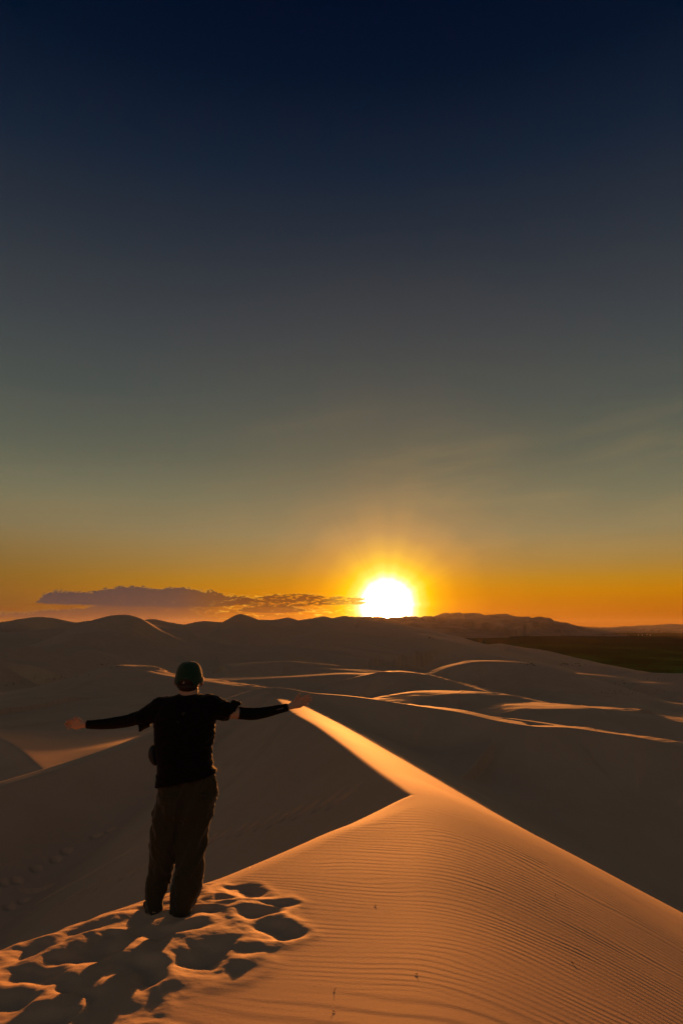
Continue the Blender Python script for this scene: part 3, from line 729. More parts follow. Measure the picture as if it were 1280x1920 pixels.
hand(bmB, w, pm, 1,
     [fng(P_(562, 1312.5, .10), P_(569, 1307.5, .095), P_(576, 1304, .09), P_(580.5, 1302.5, .08), .0095),
      fng(P_(563, 1315.5, .105), P_(572, 1311, .10), P_(579, 1308.5, .09), P_(584, 1308, .078), .0098),
      fng(P_(563, 1319, .11), P_(572, 1316, .105), P_(579, 1314.5, .095), P_(584, 1314.5, .083), .0092),
      fng(P_(562, 1322.5, .115), P_(569, 1321.5, .11), P_(575, 1321, .10), P_(579, 1321.5, .09), .0082)],
     [(P_(551, 1318, .09), .014), (P_(555, 1310, .085), .0125), (P_(559, 1304, .08), .0112), (P_(562, 1299.5, .075), .009)])
w = P_(160, 1358, .095); pm = P_(145, 1357, .11)
hand(bmB, w, pm, -1,
     [fng(P_(141, 1351.5, .11), P_(134, 1350, .10), P_(128, 1351, .085), P_(124.5, 1353.5, .07), .0095),
      fng(P_(140, 1354.5, .115), P_(131, 1354, .105), P_(125, 1355.5, .09), P_(121.5, 1358.5, .075), .0098),
      fng(P_(140, 1358, .12), P_(132, 1358.5, .115), P_(126, 1360.5, .10), P_(123.5, 1363.5, .088), .0092),
      fng(P_(141, 1361.5, .12), P_(134, 1363, .115), P_(129.5, 1365.5, .105), P_(127.5, 1368, .095), .0082)],
     [(P_(152, 1353.5, .10), .014), (P_(147, 1348.5, .09), .0125), (P_(142, 1346, .08), .0112), (P_(138, 1345.5, .07), .009)])
# skull, jaw, face
HC = P_(354.5, 1267, .0)
HK = PXM / .00335
bmBody = bmB; bmB = bmesh.new()
def blob(bm, c, r, seg=24, rot=None):
    mtx = Matrix.Translation(c) @ (rot or Matrix.Identity(4)) @ Matrix.Diagonal((*r, 1))
    bmesh.ops.create_uvsphere(bm, u_segments=seg, v_segments=max(8, seg // 2), radius=1, matrix=mtx)
blob(bmB, HC + Vector((0, .006, -.004)), (.075, .093, .084))
blob(bmB, HC + Vector((0, .035, -.045)), (.060, .066, .070))
blob(bmB, HC + Vector((0, .066, -.092)), (.028, .030, .024))
blob(bmB, HC + Vector((0, .108, -.028)), (.013, .020, .024))
blob(bmB, HC + Vector((0, .100, .004)), (.010, .014, .030))
blob(bmB, HC + Vector((0, .094, .020)), (.050, .016, .012))
blob(bmB, HC + Vector((0, .098, -.062)), (.024, .010, .006))
blob(bmB, HC + Vector((0, .096, -.071)), (.022, .011, .006))
for sx_ in (-1, 1):
    blob(bmB, HC + Vector((sx_ * .031, .088, .004)), (.014, .012, .010), 14)
    e = bmesh.new()
    blob(bmB, HC + Vector((sx_ * .0875, .002, -.036)), (.0080, .019, .028), 16, Matrix.Rotation(sx_ * .35, 4, 'Z') @ Matrix.Rotation(-.15, 4, 'X') @ Matrix.Rotation(sx_ * .12, 4, 'Y'))
    blob(bmB, HC + Vector((sx_ * .079, .004, -.056)), (.009, .011, .011), 12)
bmesh.ops.scale(bmB, vec=(HK, HK, HK), space=Matrix.Translation(-HC), verts=bmB.verts)
_m = bpy.data.meshes.new('tmp'); bmB.to_mesh(_m); bmB.free(); bmB = bmBody; bmB.from_mesh(_m); bpy.data.meshes.remove(_m)
def hscale(o):
    me = o.data; a, _ = getco(me); h = np.array(HC); setco(me, h + (a - h) * HK); return o
# ankles and feet in the body
rings_to_bm(bmB, tube_rings(dens([(P_(325, 1480), .065, .07), (P_(313, 1560), .052, .055), (P_(300, 1640, .02), .036, .04), (P_(294, 1690), .034, .038), (P_(290, 1706), .04, .05)], 3), 16))
rings_to_bm(bmB, tube_rings(dens([(P_(374, 1480), .065, .07), (P_(362, 1560), .055, .06), (P_(351, 1640, -.02), .038, .042), (P_(342, 1700), .036, .042), (P_(340, 1724), .04, .05)], 3), 16))
bme = remesh(bmB, .0048, 2)
bme.name = 'body'
link('body', bme, SKIN, man)
# eyes
for sx_ in (-1, 1):
    be = bmesh.new(); blob(be, HC + Vector((sx_ * .031, .094, .004)), (.0105, .0105, .0095), 12)
    me = bpy.data.meshes.new('eye'); be.to_mesh(me); be.free(); hscale(link('eye', me, WHITE, man))
# hair under the cap
bh = bmesh.new()
blob(bh, HC + Vector((0, -.006, -.012)), (.078, .096, .080), 32)
blob(bh, HC + Vector((0, -.024, -.056)), (.066, .066, .046), 28)
hm = remesh(bh, .005, 3)
a, nn = getco(hm)
a += nn * (.0025 * np.array([mnoise.noise(Vector((p[0] * 160, p[1] * 160, p[2] * 50))) for p in a]))[:, None]
# clear of the face
fr = a[:, 1] - HC.y
a[:, 1] = np.where((fr > .060) & (a[:, 2] < HC.z + .03), HC.y + .06 + (fr - .06) * .1, a[:, 1])
setco(hm, a); hscale(link('hair', hm, HAIR, man))

# --- T-shirt
def wrinkle(me, fn):
    a, nn = getco(me); d = fn(a, nn); setco(me, a + nn * d[:, None]); return me
bs = bmesh.new()
rows = [(1300, 1300, 337, 371, .062, .0), (1305, 1304, 322, 384, .085, .0), (1311, 1307, 303, 398, .100, .0), (1322, 1318, 292, 409, .112, 0), (1340, 1338, 289, 408, .122, 0), (1360, 1356, 289, 403, .126, 0), (1385, 1380, 290, 400, .126, 0),
        (1405, 1400, 291, 398, .126, .0), (1420, 1412, 293, 396, .128, 0), (1435, 1425, 295, 399, .132, 0), (1448, 1436, 295, 401, .136, 0), (1460, 1445, 293, 402, .138, 0), (1475.5, 1451, 291, 405, .140, 0)]
rings_to_bm(bs, [ell_ring(*r) for r in rows])
# hem kicks out on the right, sleeves loose
rings_to_bm(bs, tube_rings(dens([(P_(392, 1440), .035, .09), (P_(400, 1446), .022, .08), (P_(407, 1449), .010, .05)], 3), 16))
slr = [(P_(380, 1322), .070, .085), (P_(398, 1325), .0760, .080), (P_(415, 1331), .072, .074), (P_(430, 1335), .062, .066), (P_(441, 1335.5), .0585, .062)]
rr = tube_rings(dens(slr, 4), 28)
# opening edge runs from (451,1317) at the top to (431,1352) at the bottom
for ring in rr[-5:]:
    for v in ring:
        f = (v.z - P_(440, 1335).z) / .06; v.x += max(-1, min(1, f)) * .040 - .006
rings_to_bm(bs, rr)
rings_to_bm(bs, tube_rings(dens([(P_(434, 1318), .014, .034), (P_(443, 1318), .013, .034), (P_(449, 1319.5), .008, .028), (P_(452, 1322), .004, .02)], 3), 14))
rings_to_bm(bs, tube_rings(dens([(P_(380, 1309), .022, .07), (P_(390, 1306), .021, .06), (P_(400, 1309), .02, .05), (P_(415, 1314), .015, .045)], 3), 14))
sll = [(P_(318, 1322), .070, .085), (P_(300, 1328), .075, .080), (P_(283, 1338), .072, .074), (P_(268, 1345), .064, .066), (P_(257, 1349), .057, .060)]
rings_to_bm(bs, tube_rings(dens(sll, 4), 28))
rings_to_bm(bs, tube_rings(dens([(P_(276, 1352), .050, .050), (P_(268, 1361), .034, .044), (P_(262.5, 1371.5), .008, .028)], 4), 18))
rings_to_bm(bs, tube_rings(dens([(P_(312, 1312), .020, .06), (P_(300, 1311), .020, .055), (P_(288, 1315), .016, .05)], 3), 14))
sm = remesh(bs, .0055, 3)
def shirt_fold(a, nn):
    d = np.zeros(len(a))
    for i, p in enumerate(a):
        v = Vector(p)
        q1 = mnoise.noise(Vector((v.x * 9 + v.z * 3, v.y * 7, v.z * 26 - v.x * 8)))
        q2 = mnoise.noise(Vector((v.x * 30, v.y * 26, v.z * 55 + 7)))
        q3 = mnoise.noise(Vector((v.x * 5, v.y * 5, v.z * 9 + 4)))
        rgt = max(0, min(1, (v.x - P_(380, 1380).x) / .05))
        d[i] = (.007 * (1 - abs(q1) * 2) + .003 * q2 + .006 * q3) * (.7 + .9 * rgt) - .004
    return d
wrinkle(sm, shirt_fold)
a, nn = getco(sm)
# open the hem: lift the centre of the bottom cap upward so the cloth reads as a rim
hz = P_(348, 1463).z
setco(sm, a)
ts = link('t_shirt', sm, BLACK, man)
# --- trousers
bt = bmesh.new()
rings_to_bm(bt, [ell_ring(*r) for r in [(1450, 1445, 299, 401, .118, 0, 36, 2.3), (1475, 1470, 297, 406, .125, 0, 36, 2.3), (1500, 1500, 293, 405, .13, 0, 36, 2.3), (1522, 1520, 290, 401, .125, 0, 36, 2.3), (1535, 1535, 300, 385, .10, 0, 36, 2.3)]])
def leg(rows, dps):
    pts = [((P_(xl, y, dc) + P_(xr, y, dc)) / 2, (xr - xl) / 2 * px_, dp) for (y, xl, xr), (dp, dc) in zip(rows, dps)]
    rings_to_bm(bt, tube_rings(dens(pts, 4), 30))
leg([(1490, 294, 352), (1530, 286, 348), (1570, 282, 341), (1600, 280.5, 333), (1630, 279, 324), (1655, 276, 317), (1675, 275, 312), (1690, 274, 307), (1709, 273, 304)],
    [(.115, 0), (.11, 0), (.10, .0), (.092, .01), (.086, .02), (.082, .02), (.078, .02), (.075, .02), (.07, .02)])
leg([(1490, 345, 406), (1530, 338, 399), (1570, 331, 390), (1600, 330, 385), (1630, 328, 381.5), (1655, 323, 379), (1680, 319, 371), (1700, 318, 362), (1716, 319, 358)],
    [(.115, 0), (.11, 0), (.10, -.0), (.094, -.01), (.09, -.02), (.086, -.02), (.080, -.02), (.076, -.02), (.07, -.02)])
rings_to_bm(bt, tube_rings(dens([(P_(337, 1500), .10, .11), (P_(336, 1540), .075, .095), (P_(333, 1575), .04, .075), (P_(329, 1604), .010, .04)], 4), 24))
rings_to_bm(bt, tube_rings(dens([(P_(404, 1464), .01, .05), (P_(406, 1474), .012, .05), (P_(405, 1490), .01, .05)], 3), 12))
tm_ = remesh(bt, .006, 3)
def tr_fold(a, nn):
    d = np.zeros(len(a)); cx = P_(345, 1500).x
    for i, p in enumerate(a):
        v = Vector(p)
        rgt = 1 if v.x > P_(325, 1600).x + (v.z - P_(325, 1600).z) * .12 else -1
        g = v.z * 7 - rgt * (v.x - cx) * 13
        q1 = mnoise.noise(Vector((g, v.y * 5, rgt * 3.1 + v.x * 4)))
        q2 = mnoise.noise(Vector((v.x * 16, v.y * 14, v.z * 7 + 3)))
        q3 = mnoise.noise(Vector((v.x * 30, v.y * 26, v.z * 34)))
        q4 = mnoise.noise(Vector((v.x * 24 + v.z * 15, v.y * 10, v.z * 9 - v.x * 12)))
        d[i] = .011 * (1 - abs(q1) * 2.6) + .011 * q2 + .003 * q3 + .003 * (1 - abs(q4) * 2.5) - .007
    return d
wrinkle(tm_, tr_fold)
trs = link('trousers', tm_, TROU, man)
# seat seam and back pockets
def strip(name, pts, w_, th, mat_, parent, nrm=Vector((0, -1, 0)), taper=True):
    """a raised strip through local points"""
    bm = bmesh.new(); P = catmull(np.array([list(p) for p in pts]), 6); rings = []
    for i, p in enumerate(P):
        t = Vector(P[min(i + 1, len(P) - 1)] - P[max(i - 1, 0)]).normalized(); u = t.cross(nrm).normalized(); n2 = u.cross(t).normalized()
        p = Vector(p); rings.append([p + u * w_ + n2 * th, p - u * w_ + n2 * th, p - u * w_ - n2 * th, p + u * w_ - n2 * th])
    rings_to_bm(bm, rings); bmesh.ops.recalc_face_normals(bm, faces=bm.faces)
    me = bpy.data.meshes.new(name); bm.to_mesh(me); bm.free(); return link(name, me, mat_, parent, False)
from mathutils.bvhtree import BVHTree
def surf_pt(me, p, off=0.0, d=Vector((0, 1, 0))):
    tree = TREES.get(me.name)
    if tree is None:
        tree = BVHTree.FromPolygons([v.co.copy() for v in me.vertices], [tuple(f.vertices) for f in me.polygons]); TREES[me.name] = tree
    h = tree.ray_cast(p - d * 1.0, d)
    return (h[0] - d * off) if h[0] is not None else p
TREES = {}
for x0 in (314, 368):
    pts = [surf_pt(tm_, P_(x, y), .001) for x, y in ((x0 - 1, 1488), (x0 + 12, 1486), (x0 + 25, 1488))]
    strip('back_pocket', pts, .006, .0022, TROU, man)
# --- arm sleeves
for sd_, path in (('r', [(P_(447, 1337, .005), .0455, .047), (P_(475, 1338.5, .04), .0445, .044), (P_(498, 1335.5, .055), .0395, .039), (P_(520, 1330.5, .07), .034, .033), (P_(540, 1326, .08), .0285, .0265)]),
                  ('l', [(P_(272, 1342, -.0), .049, .049), (P_(258, 1346, .005), .049, .049), (P_(240, 1351.5, .02), .0455, .045), (P_(215, 1355.5, .05), .0425, .041), (P_(190, 1358, .07), .0375, .036), (P_(164, 1358.5, .09), .0315, .028)])):
    bm = bmesh.new(); rg = tube_rings(dens(path, 8), 28)
    for k, ring in enumerate(rg):
        c = sum(ring, Vector()) / len(ring)
        for j, v in enumerate(ring):
            v += (v - c).normalized() * .0022 * mnoise.noise(Vector((k * .55, j * .25, 3 if sd_ == 'r' else 8)))
    # rolled ends, sleeve left open
    def inner(ring, f): 
        c = sum(ring, Vector()) / len(ring); return [c + (v - c) * f for v in ring]
    rg = [inner(rg[1], .95), inner(rg[0], .97)] + rg + [inner(rg[-1], .95), inner(rg[-2], .93)]
    rings_to_bm(bm, rg, False); bmesh.ops.recalc_face_normals(bm, faces=bm.faces)
    me = bpy.data.meshes.new('arm_sleeve'); bm.to_mesh(me); bm.free()
    osl = link('arm_sleeve', me, SLEEVE, man)
    if sd_ == 'r':
        slv_r = osl; slv_me = me; osl['label'] = 'black elastic arm sleeve with small grey lettering near the wrist'
# small grey lettering by the wrist, unreadable words reduced to the strokes the photo shows
def text_mesh(name, s_, size, mat_, parent, pos, rotz, ext=.0006, me_src=None, rot=None):
    cu = bpy.data.curves.new(name, 'FONT'); cu.body = s_; cu.size = size; cu.extrude = ext; cu.align_x = 'CENTER'; cu.align_y = 'CENTER'
    t = bpy.data.objects.new('tmp', cu); COL.objects.link(t)
    dg = bpy.context.evaluated_depsgraph_get(); me = bpy.data.meshes.new_from_object(t.evaluated_get(dg)); bpy.data.objects.remove(t)
    me.name = name
    R_ = rot
    for v in me.vertices:
        p = R_ @ v.co + pos
        if me_src is not None:
            h = surf_pt(me_src, p, .0035 + v.co.z)
            p = h
        v.co = p
    o = link(name, me, mat_, parent, False); return o
aR = P_(530, 1328.5, .07) - P_(517, 1331.5, .065); ang = math.atan2(aR.z, aR.x)
rot_b = Matrix.Rotation(ang, 3, Vector((0, -1, 0))) @ Matrix.Rotation(math.pi / 2, 3, 'X')
text_mesh('lettering', 'hokei 88', .0135, GREYL, slv_r, P_(524, 1330.3, .0), 0, .0003, slv_me, rot_b)
# --- cap
bc = bmesh.new()
CR = []
for k in range(15):
    t = k / 14 * math.pi / 2
    CR.append(t)
CC = HC + Vector((0, .000, -.060))
def cap_pt(th, ph, r=1.0):
    """th: 0 at the top .. pi/2 at the rim, ph: round the head, 0 = right, -pi/2 = back"""
    x = .0895 * math.sin(th) ** .56 * math.cos(ph); y = .1085 * math.sin(th) ** .56 * math.sin(ph); z = .1495 * math.cos(th)
    return CC + Vector((x, y, z)) * r
nseg = 72
vt = {}
top = bc.verts.new(cap_pt(0, 0)); rows_ = []
for k in range(1, 25):
    t = k / 24
    row = []
    for j in range(nseg):
        ph = 2 * math.pi * j / nseg
        # rim height: lower at the back sides, arched opening in the middle of the back
        back = max(0.0, -math.sin(ph)); dph = math.atan2(math.cos(ph), -math.sin(ph)) if back > 0 else 9
        rim = math.pi / 2 * (.90 - .10 * math.sin(ph))
        arch = 0
        if back > 0 and abs(dph) < .62: arch = math.sqrt(max(0, 1 - (dph / .62) ** 2)) * .30
        th = (rim - arch) * t
        p = cap_pt(min(th, math.pi / 2), ph)
        if th > math.pi / 2: p += Vector((0, 0, -(th - math.pi / 2) * .1))
        # six panels: a faint seam groove
        seam = abs(((ph / (math.pi / 3)) + .5) % 1 - .5) * math.pi / 3
        p += (p - CC).normalized() * (-.0012 * math.exp(-(seam / .03) ** 2) + .0012 * mnoise.noise(p * 35))
        row.append(bc.verts.new(p))
    rows_.append(row)
for j in range(nseg): bc.faces.new((top, rows_[0][j], rows_[0][(j + 1) % nseg]))
for a_, c_ in zip(rows_[:-1], rows_[1:]):
    for j in range(nseg): bc.faces.new((a_[j], c_[j], c_[(j + 1) % nseg], a_[(j + 1) % nseg]))
bmesh.ops.recalc_face_normals(bc, faces=bc.faces)
bmesh.ops.solidify(bc, geom=bc.faces[:], thickness=.0022)
me = bpy.data.meshes.new('cap'); bc.to_mesh(me); bc.free()
cap = hscale(link('cap', me, CAPM, man))
capme = me
# peak at the front
bv = bmesh.new(); g = []
for i in range(9):
    row = []
    for j in range(13):
        u = (j / 12 - .5) * 2; t = i / 8; ph = math.pi / 2 - u * .95
        bpt = CC + Vector((.086 * math.cos(ph), .105 * math.sin(ph), .046))
        ln = .070 * math.sqrt(max(0, 1 - (abs(u)) ** 2.6))
        row.append(bv.verts.new(bpt + Vector((0, ln * t, -.012 * t - .018 * u * u * t))))
    g.append(row)
for i in range(8):
    for j in range(12): bv.faces.new((g[i][j], g[i][j + 1], g[i + 1][j + 1], g[i + 1][j]))
bmesh.ops.solidify(bv, geom=bv.faces[:], thickness=.003)
me = bpy.data.meshes.new('peak'); bv.to_mesh(me); bv.free(); hscale(link('peak', me, CAPM, cap))
# button, strap across the opening with its grey buckle, tiny label
bb_ = bmesh.new(); blob(bb_, CC + Vector((0, 0, .150)), (.007, .007, .004), 12); me = bpy.data.meshes.new('button'); bb_.to_mesh(me); bb_.free(); hscale(link('button', me, CAPM, cap))
pts = [CC + Vector((.088 * math.cos(ph), .108 * math.sin(ph), -.002)) for ph in np.linspace(-math.pi / 2 - .66, -math.pi / 2 + .66, 7)]
hscale(strip('cap_strap', pts, .005, .001, BAGM, cap, Vector((0, -1, 0))))
def plate(name, c, along, w_, h_, mat_, parent, th=.001):
    bm = bmesh.new(); bmesh.ops.create_cube(bm, size=1, matrix=Matrix.Translation(c) @ Matrix.Rotation(along, 4, 'Y') @ Matrix.Diagonal((w_, th, h_, 1)))
    bmesh.ops.bevel(bm, geom=bm.edges[:], offset=min(th, h_) * .2, segments=1, affect='EDGES')
    me = bpy.data.meshes.new(name); bm.to_mesh(me); bm.free(); return link(name, me, mat_, parent, False)
plate('buckle', P_(344.5, 1280, -.118), math.radians(-60), .017, .0045, WHITE, cap, .002)
plate('cap_tag', surf_pt(capme, P_(355.5, 1269.5), .001), math.radians(-8), .013, .004, GREYP, cap, .001)
# mask cord behind the right ear
strip('mask_cord', [P_(369, 1287, -.03), P_(370.5, 1291, -.025), P_(373, 1296, -.02)], .0022, .0016, BAGM, man)
strip('mask_cord', [P_(340, 1288, -.03), P_(338.5, 1291, -.02), P_(336, 1294, -.005)], .0020, .0014, BAGM, man)
# --- shoes, mostly buried
def shoe(c, hd):
    bm = bmesh.new(); rg = []
    R_ = Matrix.Rotation(hd, 3, 'Z')
    for t, w_, h_, dz in [(-.12, .020, .030, .0), (-.10, .034, .045, 0), (-.04, .038, .05, 0), (.04, .045, .044, 0), (.11, .048, .032, -.004), (.16, .038, .022, -.008), (.18, .015, .010, -.012)]:
        rg.append([c + R_ @ Vector((w_ * math.cos(k * math.pi / 8), t, dz + h_ * math.sin(k * math.pi / 8))) for k in range(16)])
    rings_to_bm(bm, rg); return remesh(bm, .006, 2)
link('shoe', shoe(P_(286, 1705, .07), .45), SHOEM, man); link('shoe', shoe(P_(339, 1719, .08), -.1), SHOEM, man)

# --- sling bag on his left hip, strap over the back
bag = bpy.data.objects.new('sling_bag', None); COL.objects.link(bag); bag.location = ORI
tag(bag, 'small black sling bag at the left hip of the man with spread arms', 'bag')
bb2 = bmesh.new()
rings_to_bm(bb2, tube_rings(dens([(P_(291, 1397, .0), .018, .045), (P_(288, 1405, .0), .030, .065), (P_(288, 1415, .0), .034, .07), (P_(291, 1425, .0), .030, .065), (P_(296, 1433, .0), .018, .045)], 4), 20))
pm_ = remesh(bb2, .005, 3); wrinkle(pm_, lambda a, nn: np.array([.002 * mnoise.noise(Vector(p) * 30) for p in a]))
pouch = link('pouch', pm_, BAGM, bag)
strip('zip', [surf_pt(pm_, P_(x, y), .0005) for x, y in ((284, 1403), (283, 1412), (286, 1423))], .002, .001, GREYP, pouch)
sp = [surf_pt(sm, P_(x, y), .0015) for x, y in ((294, 1404), (306, 1388), (320, 1370), (334, 1353), (347, 1337), (359, 1322), (369, 1311))]
strip('strap', sp, .012, .0012, BLACK, bag)
c = surf_pt(sm, P_(351, 1334), .004); plate('strap_buckle', c, math.radians(-52), .024, .018, BAGM, bag, .004)
c = surf_pt(sm, P_(341, 1349), .004); plate('strap_slider', c, math.radians(30), .026, .005, BAGM, bag, .003)

# ================================================================ twigs stuck in the rippled sand
TWIGM = flat_mat('dry_wood', (.10, .07, .045), .8, .2, .3, 80)
def ground(x, y): return float(terrain(np.array([x]), np.array([y]))[0])
def twig(px, py, ln, seed, label):
    h = hit(px, py, 1.5, 12, 3000); r = random.Random(seed); bm = bmesh.new()
    a = Vector((-ln * .5, ln * .35, .001)); m_ = Vector((0, 0, .003)); e = Vector((ln * .5, -ln * .3, .002))
    rings_to_bm(bm, tube_rings(dens([(a, .0008, .0008), (m_, .0016, .0016), (e, .0008, .0008)], 3), 6, Vector((0, 0, 1))))
    for k in range(1):
        t = r.uniform(.3, .7); p = a.lerp(e, t) + Vector((0, 0, .001)); q = p + Vector((r.uniform(-.01, .01), r.uniform(-.01, .01), r.uniform(.005, .012)))
        rings_to_bm(bm, tube_rings([(p, .0014, .0014), (p.lerp(q, .5) + Vector((.002, 0, 0)), .0011, .0011), (q, .0006, .0006)], 5, Vector((0, 1, 0))))
    me = bpy.data.meshes.new('twig'); bm.to_mesh(me); bm.free(); me.materials.append(TWIGM)
    o = bpy.data.objects.new('twig', me); COL.objects.link(o); o.location = (h.x, h.y, ground(h.x, h.y)); tag(o, label, 'twig', 'twigs caught in the rippled sand')
twig(1072, 1806, .022, 1, 'dry twig with an upright tip on the rippled slope, farthest right of the twigs')
twig(703, 1697, .012, 2, 'small dark twig on fine ripples straight below the kink of the crest')
twig(1040, 1680, .012, 3, 'tiny dark twig highest up the rippled slope, near the shadowed valley')
twig(626, 1897, .013, 4, 'long dry twig at the bottom edge of the photo, middle of the sand')
twig(627, 1857, .009, 5, 'short twig just above the long twig at the bottom edge')
twig(780, 1828, .014, 6, 'faint short twig in the middle of the rippled slope, low down')

# ================================================================ desert shrubs far off on the dunes
SHR = [flat_mat('shrub_leaf', (.020, .022, .014), 1, 0, .3, 3), flat_mat('shrub_leaf_dry', (.034, .028, .018), 1, 0, .3, 3)]
def shrub_mesh(seed):
    r = random.Random(seed); bm = bmesh.new()
    for k in range(46):
        an = r.uniform(0, 6.283); el = r.uniform(.15, 1.45); ln = r.uniform(.45, 1.0); wd = r.uniform(.05, .11)
        d = Vector((math.cos(an) * math.cos(el), math.sin(an) * math.cos(el), math.sin(el) * .8)); sd = d.cross(Vector((0, 0, 1))).normalized() * wd
        a = d * .05; c = d * ln * .5 + Vector((0, 0, .05)); e = d * ln
        v = [bm.verts.new(p) for p in (a - sd * .3, a + sd * .3, c + sd, e, c - sd)]
        bm.faces.new(v)
        for q in range(2):
            t = r.uniform(.4, .95); o_ = d * ln * t + Vector((r.uniform(-.12, .12), r.uniform(-.12, .12), r.uniform(-.05, .12)))
            v = [bm.verts.new(o_ + Vector((r.uniform(-.1, .1), r.uniform(-.1, .1), r.uniform(-.1, .1)))) for _ in range(3)]; bm.faces.new(v)
    me = bpy.data.meshes.new('desert_shrub'); bm.to_mesh(me); bm.free(); me.materials.append(SHR[seed % 2]); return me
SM = [shrub_mesh(k) for k in range(5)]
rs_ = random.Random(11)
PATCH = [  # (centre px, py, spread x, spread y, count, size px, label, where, group)
    (95, 1272, 60, 6, 46, 2.6, 'low dark shrub', 'in the hollow below the big dark dune', 'shrubs in the left hollow'),
    (30, 1284, 26, 5, 12, 3.4, 'dark shrub', 'on the pale flat at the left edge', 'shrubs on the pale flat at the left edge'),
    (205, 1247, 34, 6, 14, 3.0, 'lone shrub', 'on the slope above the left hollow', 'shrubs above the left hollow'),
    (410, 1258, 18, 4, 12, 2.4, 'small shrub', 'behind the cap of the standing man', 'shrubs behind the man'),
    (710, 1250, 50, 6, 26, 2.4, 'small shrub', 'in the dark hollow under the sun', 'shrubs in the hollow under the sun'),
    (880, 1292, 40, 10, 7, 2.6, 'small shrub', 'on the shaded dune face right of centre', 'shrubs on the shaded dune face'),
    (992, 1245, 18, 5, 7, 5.0, 'larger bush', 'behind the middle dune crest', 'larger bushes behind the middle dune crest'),
    (1165, 1300, 60, 7, 34, 2.8, 'small dark shrub', 'on the right dune face', 'shrubs on the right dune face'),
    (1205, 1274, 60, 3, 16, 2.2, 'tiny shrub', 'on the dune below the plain', 'shrubs below the plain at the right'),
    (1060, 1246, 44, 3, 26, 3.2, 'dark bush', 'where sand meets green plain', 'bushes where the sand meets the plain'),
    (1180, 1283, 30, 2, 10, 2.8, 'round shrub', 'in the row along the right dune crest', 'shrubs along the right dune crest'),
]
ORD = ['first', 'second', 'third', 'fourth', 'fifth', 'sixth', 'seventh', 'eighth', 'ninth', 'tenth', 'eleventh', 'twelfth', 'thirteenth', 'fourteenth', 'fifteenth', 'sixteenth', 'seventeenth', 'eighteenth']
def ordinals(n):
    """label suffix for n things sorted from left to right"""
    if n <= 12: return [('leftmost' if k == 0 else 'rightmost' if k == n - 1 else ORD[k] + ' from left') for k in range(n)]
    out = []
    a = [n // 3, n // 3, n - 2 * (n // 3)]
    for part, c in zip(('left', 'middle', 'right'), a): out += [ORD[k] + ' of the ' + part + ' third' for k in range(c)]
    return out
for cx, cy, ax_, ay_, n_, szp, lb, wh, gp in PATCH:
    got = []
    for k in range(n_):
        px = cx + rs_.gauss(0, .55) * ax_; py = cy + rs_.gauss(0, .55) * ay_ - (px - cx) * (.0 if cy != 1272 else .10)
        if px > 1278 or px < 2: continue
        h = hit(px, py, 50, 1200, 700)
        if h is None or h.z < PZ: continue
        o = bpy.data.objects.new('desert_shrub', SM[rs_.randrange(5)]); COL.objects.link(o)
        D_ = h.y; sz = szp * rs_.uniform(.45, 1.2) * D_ / 1298 * .62
        o.location = (h.x, h.y, h.z - .05 * sz); o.rotation_euler = (0, 0, rs_.uniform(0, 6.28)); o.scale = (sz, sz, sz * rs_.uniform(.7, 1.1))
        got.append((px, o))
    got.sort(key=lambda t: t[0])
    for (px, o), od in zip(got, ordinals(len(got))): tag(o, lb + ' ' + wh + ', ' + od, 'shrub', gp)

# ================================================================ camp and pond on the plain
def plain_pt(px, py):
    d = UD(px, py); t = PZ / d.z; x, y = d.x * t, t
    return Vector((x, y, float(plain_h(np.array([x]), np.array([y]))[0])))
GERM = flat_mat('white_felt', (.78, .76, .72), .8, .2, .06, 2)
bmg = bmesh.new()
prof_ = [(3.0, 0), (3.0, 1.7), (2.1, 2.35), (1.0, 2.85), (.55, 3.0), (.5, 3.2), (0.02, 3.22)]
rings_to_bm(bmg, [[Vector((r * math.cos(k * math.pi / 10), r * math.sin(k * math.pi / 10), z)) for k in range(20)] for r, z in prof_])
gme = bpy.data.meshes.new('round_tent'); bmg.to_mesh(gme); bmg.free(); gme.materials.append(GERM)
TENTS = [(1050, 1191), (1056, 1190.5), (1068, 1191.5), (1074, 1190), (1083, 1190), (1106, 1190.5), (1129, 1192), (1133, 1192.3), (1137, 1192), (1165, 1191.5), (1172, 1191), (1196, 1191), (1203, 1191.5), (1212, 1190.5), (1218, 1191.4)]
for (px, py), od in zip(TENTS, ordinals(len(TENTS))):
    p = plain_pt(px, py); o = bpy.data.objects.new('round_tent', gme); COL.objects.link(o); o.location = p; o.scale = (1.3, 1.3, 1.3)
    tag(o, 'white round tent on the far plain, ' + od, 'tent', 'round tents on the far plain')
def pond(px0, px1, py, dy, label):
    a = plain_pt(px0, py); c = plain_pt(px1, py); n = 48; bm = bmesh.new(); mid = (a + c) / 2; hw = abs(c.x - a.x) / 2; hd = dy
    vs = [bm.verts.new((mid.x + hw * math.cos(t) * (1 + .2 * math.sin(3 * t)), mid.y + hd * math.sin(t) * (1 + .3 * math.sin(5 * t + 1)), 0)) for t in [k * 2 * math.pi / n for k in range(n)]]
    bm.faces.new(vs); me = bpy.data.meshes.new('pond_water'); bm.to_mesh(me); bm.free()
    m, nb, p, _ = new_mat('water'); p.inputs['Base Color'].default_value = (.02, .025, .03, 1); p.inputs['Roughness'].default_value = .08; p.inputs['IOR'].default_value = 1.33
    me.materials.append(m); o = bpy.data.objects.new('pond_water', me); COL.objects.link(o); o.location.z = PZ + 2.2; tag(o, kind='structure')
pond(986, 1008, 1188, 260, ''); pond(1122, 1136, 1193.4, 70, '')

